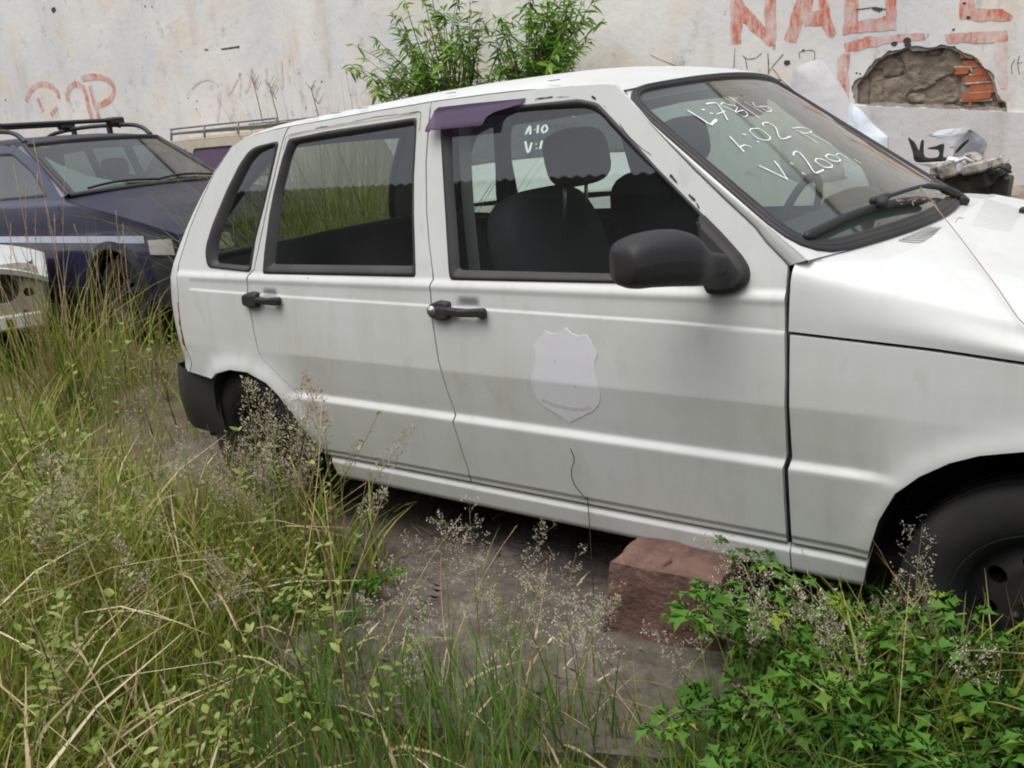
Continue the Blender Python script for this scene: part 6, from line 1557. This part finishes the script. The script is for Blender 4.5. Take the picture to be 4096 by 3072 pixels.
# ---- tall clumps
R_.seed(44); NP.seed(44)
def clump_thing(x, y, n, hr, label, seed_n=8, dryf=.35, spread=.12):
    root = thing('tall_grass', label, 'grass clump', (x, y, 0))
    P = np.stack([NP.normal(0, spread, n), NP.normal(0, spread, n), np.full(n, -.01)], 1)
    b = blade_arrays(P, NP.uniform(*hr, n)*NP.uniform(.6, 1, n), NP.uniform(.006, .013, n), NP.uniform(0, 6.28, n), NP.uniform(.02, .3, n), NP.uniform(0, .7, n), NP.uniform(0, 1, n), 6, NP.uniform(-.6, .6, n))
    o = link('blades', np_mesh('blades', *b, GREEN), None, root, keep=False); o['kind'] = 'stuff'
    m = int(n*dryf); P = np.stack([NP.normal(0, spread, m), NP.normal(0, spread, m), np.full(m, -.01)], 1)
    b = blade_arrays(P, NP.uniform(*hr, m), NP.uniform(.003, .006, m), NP.uniform(0, 6.28, m), NP.uniform(.02, .25, m), NP.uniform(0, .35, m), NP.uniform(.1, .8, m), 6)
    o = link('dry_blades', np_mesh('dry_blades', *b, DRY), None, root, keep=False); o['kind'] = 'stuff'
    for k in range(seed_n):
        a = R_.uniform(0, 6.28); L = R_.uniform(.04, .20); H = hr[1]*R_.uniform(.85, 1.3); q = (R_.gauss(0, spread), R_.gauss(0, spread)); mb = MB()
        pp = [(q[0]+L*t*t*math.cos(a), q[1]+L*t*t*math.sin(a), H*t) for t in np.linspace(0, 1, 10)]
        mb.tube(pp, [.0024-.0014*t for t in np.linspace(0, 1, 10)], 4)
        for j in range(34):
            f = R_.uniform(6.6, 9); i = min(8, int(f)); e = Vector(pp[i]).lerp(Vector(pp[i+1]), f-i); an = R_.uniform(0, 6.28); d = Vector((math.cos(an)*.5, math.sin(an)*.5, 1))*R_.uniform(.008, .022); mb.ribbon([tuple(e), tuple(e+d*.5), tuple(e+d)], (math.sin(an), -math.cos(an), .2), [.0008, .0022, .0005])
        mb.obj('seed_stalk', STRAW, root, keep=False)
    return root
clump_thing(-2.10, -.34, 170, (.65, 1.15), 'tall clump of green and straw grass in front of the blue estate car', 12, .5, .13)
clump_thing(-2.5, .25, 80, (.45, .8), 'shorter straw grass clump beside the blue car bumper', 6, .6, .16)
clump_thing(-1.15, .05, 70, (.25, .45), 'low arching straw tuft at the rear bumper of the hatchback', 1, .9, .15)
clump_thing(-1.55, .95, 420, (1.2, 1.75), 'tall green grass clump growing behind the tailgate', 0, .15, .22)
clump_thing(-1.25, 1.15, 420, (1.2, 1.8), 'tall yellowing grass clump between the hatchback and the white lot car', 1, .2, .22)
clump_thing(-1.75, 1.35, 420, (1.2, 1.8), 'green grass clump beyond the tailgate beside the blue car', 1, .3, .2)
clump_thing(-3.1, -1.0, 110, (.35, .6), 'mid-height grass tuft under the stripped white front end', 4, .5, .25)
for i, (x, y) in enumerate(((.02, -1.0), (.22, -.97), (.40, -1.0), (.55, -1.03), (.30, -1.12), (.66, -1.10), (-.12, -1.12), (.12, -1.10))):
    clump_thing(x, y, 46, (.24, .46), ('short green tuft', 'leaning green tuft', 'green tuft with straw tips', 'sparse green tuft', 'wide green tuft', 'small green tuft', 'pale green tuft', 'upright green tuft')[i]+' at the slab edge by the rear wheel', 0, .35, .07)
for i, (x, y) in enumerate(((2.10, -.93), (2.28, -.92), (2.45, -.95), (2.2, -1.05))):
    clump_thing(x, y, 50, (.25, .5), ('dark green tuft', 'arching green tuft', 'thick green tuft', 'long-bladed green tuft')[i]+' in front of the front wheel', 0, .15, .08)
for i, (px, py, h, nm) in enumerate(((1250, 350, 1.9, 'tallest'), (1080, 330, 1.75, 'bent'), (1010, 300, 1.7, 'thin'))):
    x, y, z = at(px, py, 1, 3.3+i*.3); mb = MB(); mb.tube([(x+.25, y, 0), (x+.12, y, z*.5), (x+.03, y, z*.85), (x-.02, y, z)], .004, 4)
    for j in range(16):
        t = R_.uniform(.0, .16); d = R_.choice((-1, 1))*R_.uniform(.03, .09); mb.tube([(x-.02+t*.5, y, z-t), (x-.02+t*.5+d, y, z-t+abs(d)*.9)], .0022, 3)
    tag(mb.obj('weed_stalk', STEMM), nm+' dark weed stalk against the plaster wall behind the roof', 'weed stalk')
# ---- shrub at the wall
R_.seed(55); NP.seed(55)
SL = [leaf_mesh('leaf', .135, .031, t, SHRUBL, droop=.35) for t in (.15, .4, .6, .8, 1)]
def shrub(name, label, base, tips, nleaf, ysp, dark, nind):
    root = thing(name, label, 'shrub', base); tr = MB(); Ms = []; r = R_; b0 = Vector((0, 0, 0)); base = Vector(base)
    forks = [Vector((r.uniform(-.15, .15), r.uniform(-.08, .08), z)) for z in (.5, .75, 1.0, 1.2)]
    tr.tube([(0, 0, -.05), tuple(forks[0]), tuple(forks[1]), tuple(forks[2]), tuple(forks[3])], [.035, .03, .026, .022, .016], 7)
    br = MB()
    for (px, py) in tips:
        T = Vector(at(*Q(11, [(px, py)])[0], 1, base.y+r.uniform(-ysp, ysp*.4)))-base
        for s in range(3):
            E = T+Vector((r.gauss(0, .13), r.gauss(0, .12), r.gauss(0, .10)-.05*s)) if s else T
            F0 = min(forks, key=lambda f: (f-E).length+r.random()*.3); mid = F0.lerp(E, .55)+Vector((r.gauss(0, .05), r.gauss(0, .05), .06))
            pp = smooth_line([tuple(F0), tuple(mid), tuple(E)], 5); br.tube(pp, [.009-.007*k/(len(pp)-1) for k in range(len(pp))], 4)
            for k in range(nleaf):
                t = 1-.72*r.random()**1.5; f = t*(len(pp)-1); i = min(int(f), len(pp)-2); p = Vector(pp[i]).lerp(Vector(pp[i+1]), f-i); d = (Vector(pp[i+1])-Vector(pp[i])).normalized()
                a = r.uniform(0, 6.28); o = Vector((math.cos(a), math.sin(a)*.8, r.uniform(-.9, .55)-.25*(1-t)))
                Ms.append(frame(p, d*.35+o, r.uniform(-.8, .8), r.uniform(.6, 1.15)))
    tr.obj('trunk', BARK, root, keep=False); br.obj('branches', BARK, root, keep=False)
    r.shuffle(Ms)
    for M in Ms[:nind]:
        l = bpy.data.objects.new('leaf', SL[min(4, max(0, int(r.gauss(2.0-dark, 1.1))))]); COL.objects.link(l); l.parent = root; l.matrix_basis = M
    me = joined_leaves('foliage', Ms[nind:], .135, .031, SHRUBL, [min(1, max(0, r.gauss(.55-.2*dark, .25))) for _ in Ms[nind:]], droop=.35)
    o = link('foliage', me, None, root, keep=False); o['kind'] = 'stuff'
shrub('shrub', 'light green willowy shrub at the wall above the roof, with thin upright shoots', (-3.35, 4.75, 0), [(165, 415), (260, 370), (330, 250), (480, 95), (500, 180), (560, 200), (620, -40), (610, 120), (700, 110), (750, 60), (860, -60), (850, 130), (930, 150), (1000, 60), (980, 180), (330, 560), (420, 640), (420, 430), (500, 300), (580, 340), (640, 330), (740, 300), (800, 250), (870, 300), (560, 480), (700, 480), (820, 520), (900, 430), (480, 540), (640, 600), (760, 620), (900, 560), (560, 420), (620, 430), (700, 400), (780, 420), (850, 560), (600, 540), (520, 560), (460, 500), (380, 470)], 17, .45, 0, 190)
shrub('shrub', 'darker green shrub with drooping long leaves at the wall beside the willowy one', (-2.55, 4.85, 0), [(1270, 30), (1330, -80), (1450, -120), (1560, -60), (1650, -20), (1680, 80), (1640, 140), (1560, 250), (1600, 320), (1530, 480), (1400, 420), (1300, 330), (1200, 220), (1060, 260), (1040, 500), (1250, 470), (1450, 180), (1380, 120), (1520, 60), (1340, 220), (1440, 290), (1120, 130), (1100, 330), (1280, 120), (1370, 30), (1440, 60), (1500, 150), (1560, 160), (1320, 300), (1480, 330), (1400, 240), (1200, 420), (1130, 450)], 19, .4, .25, 190)
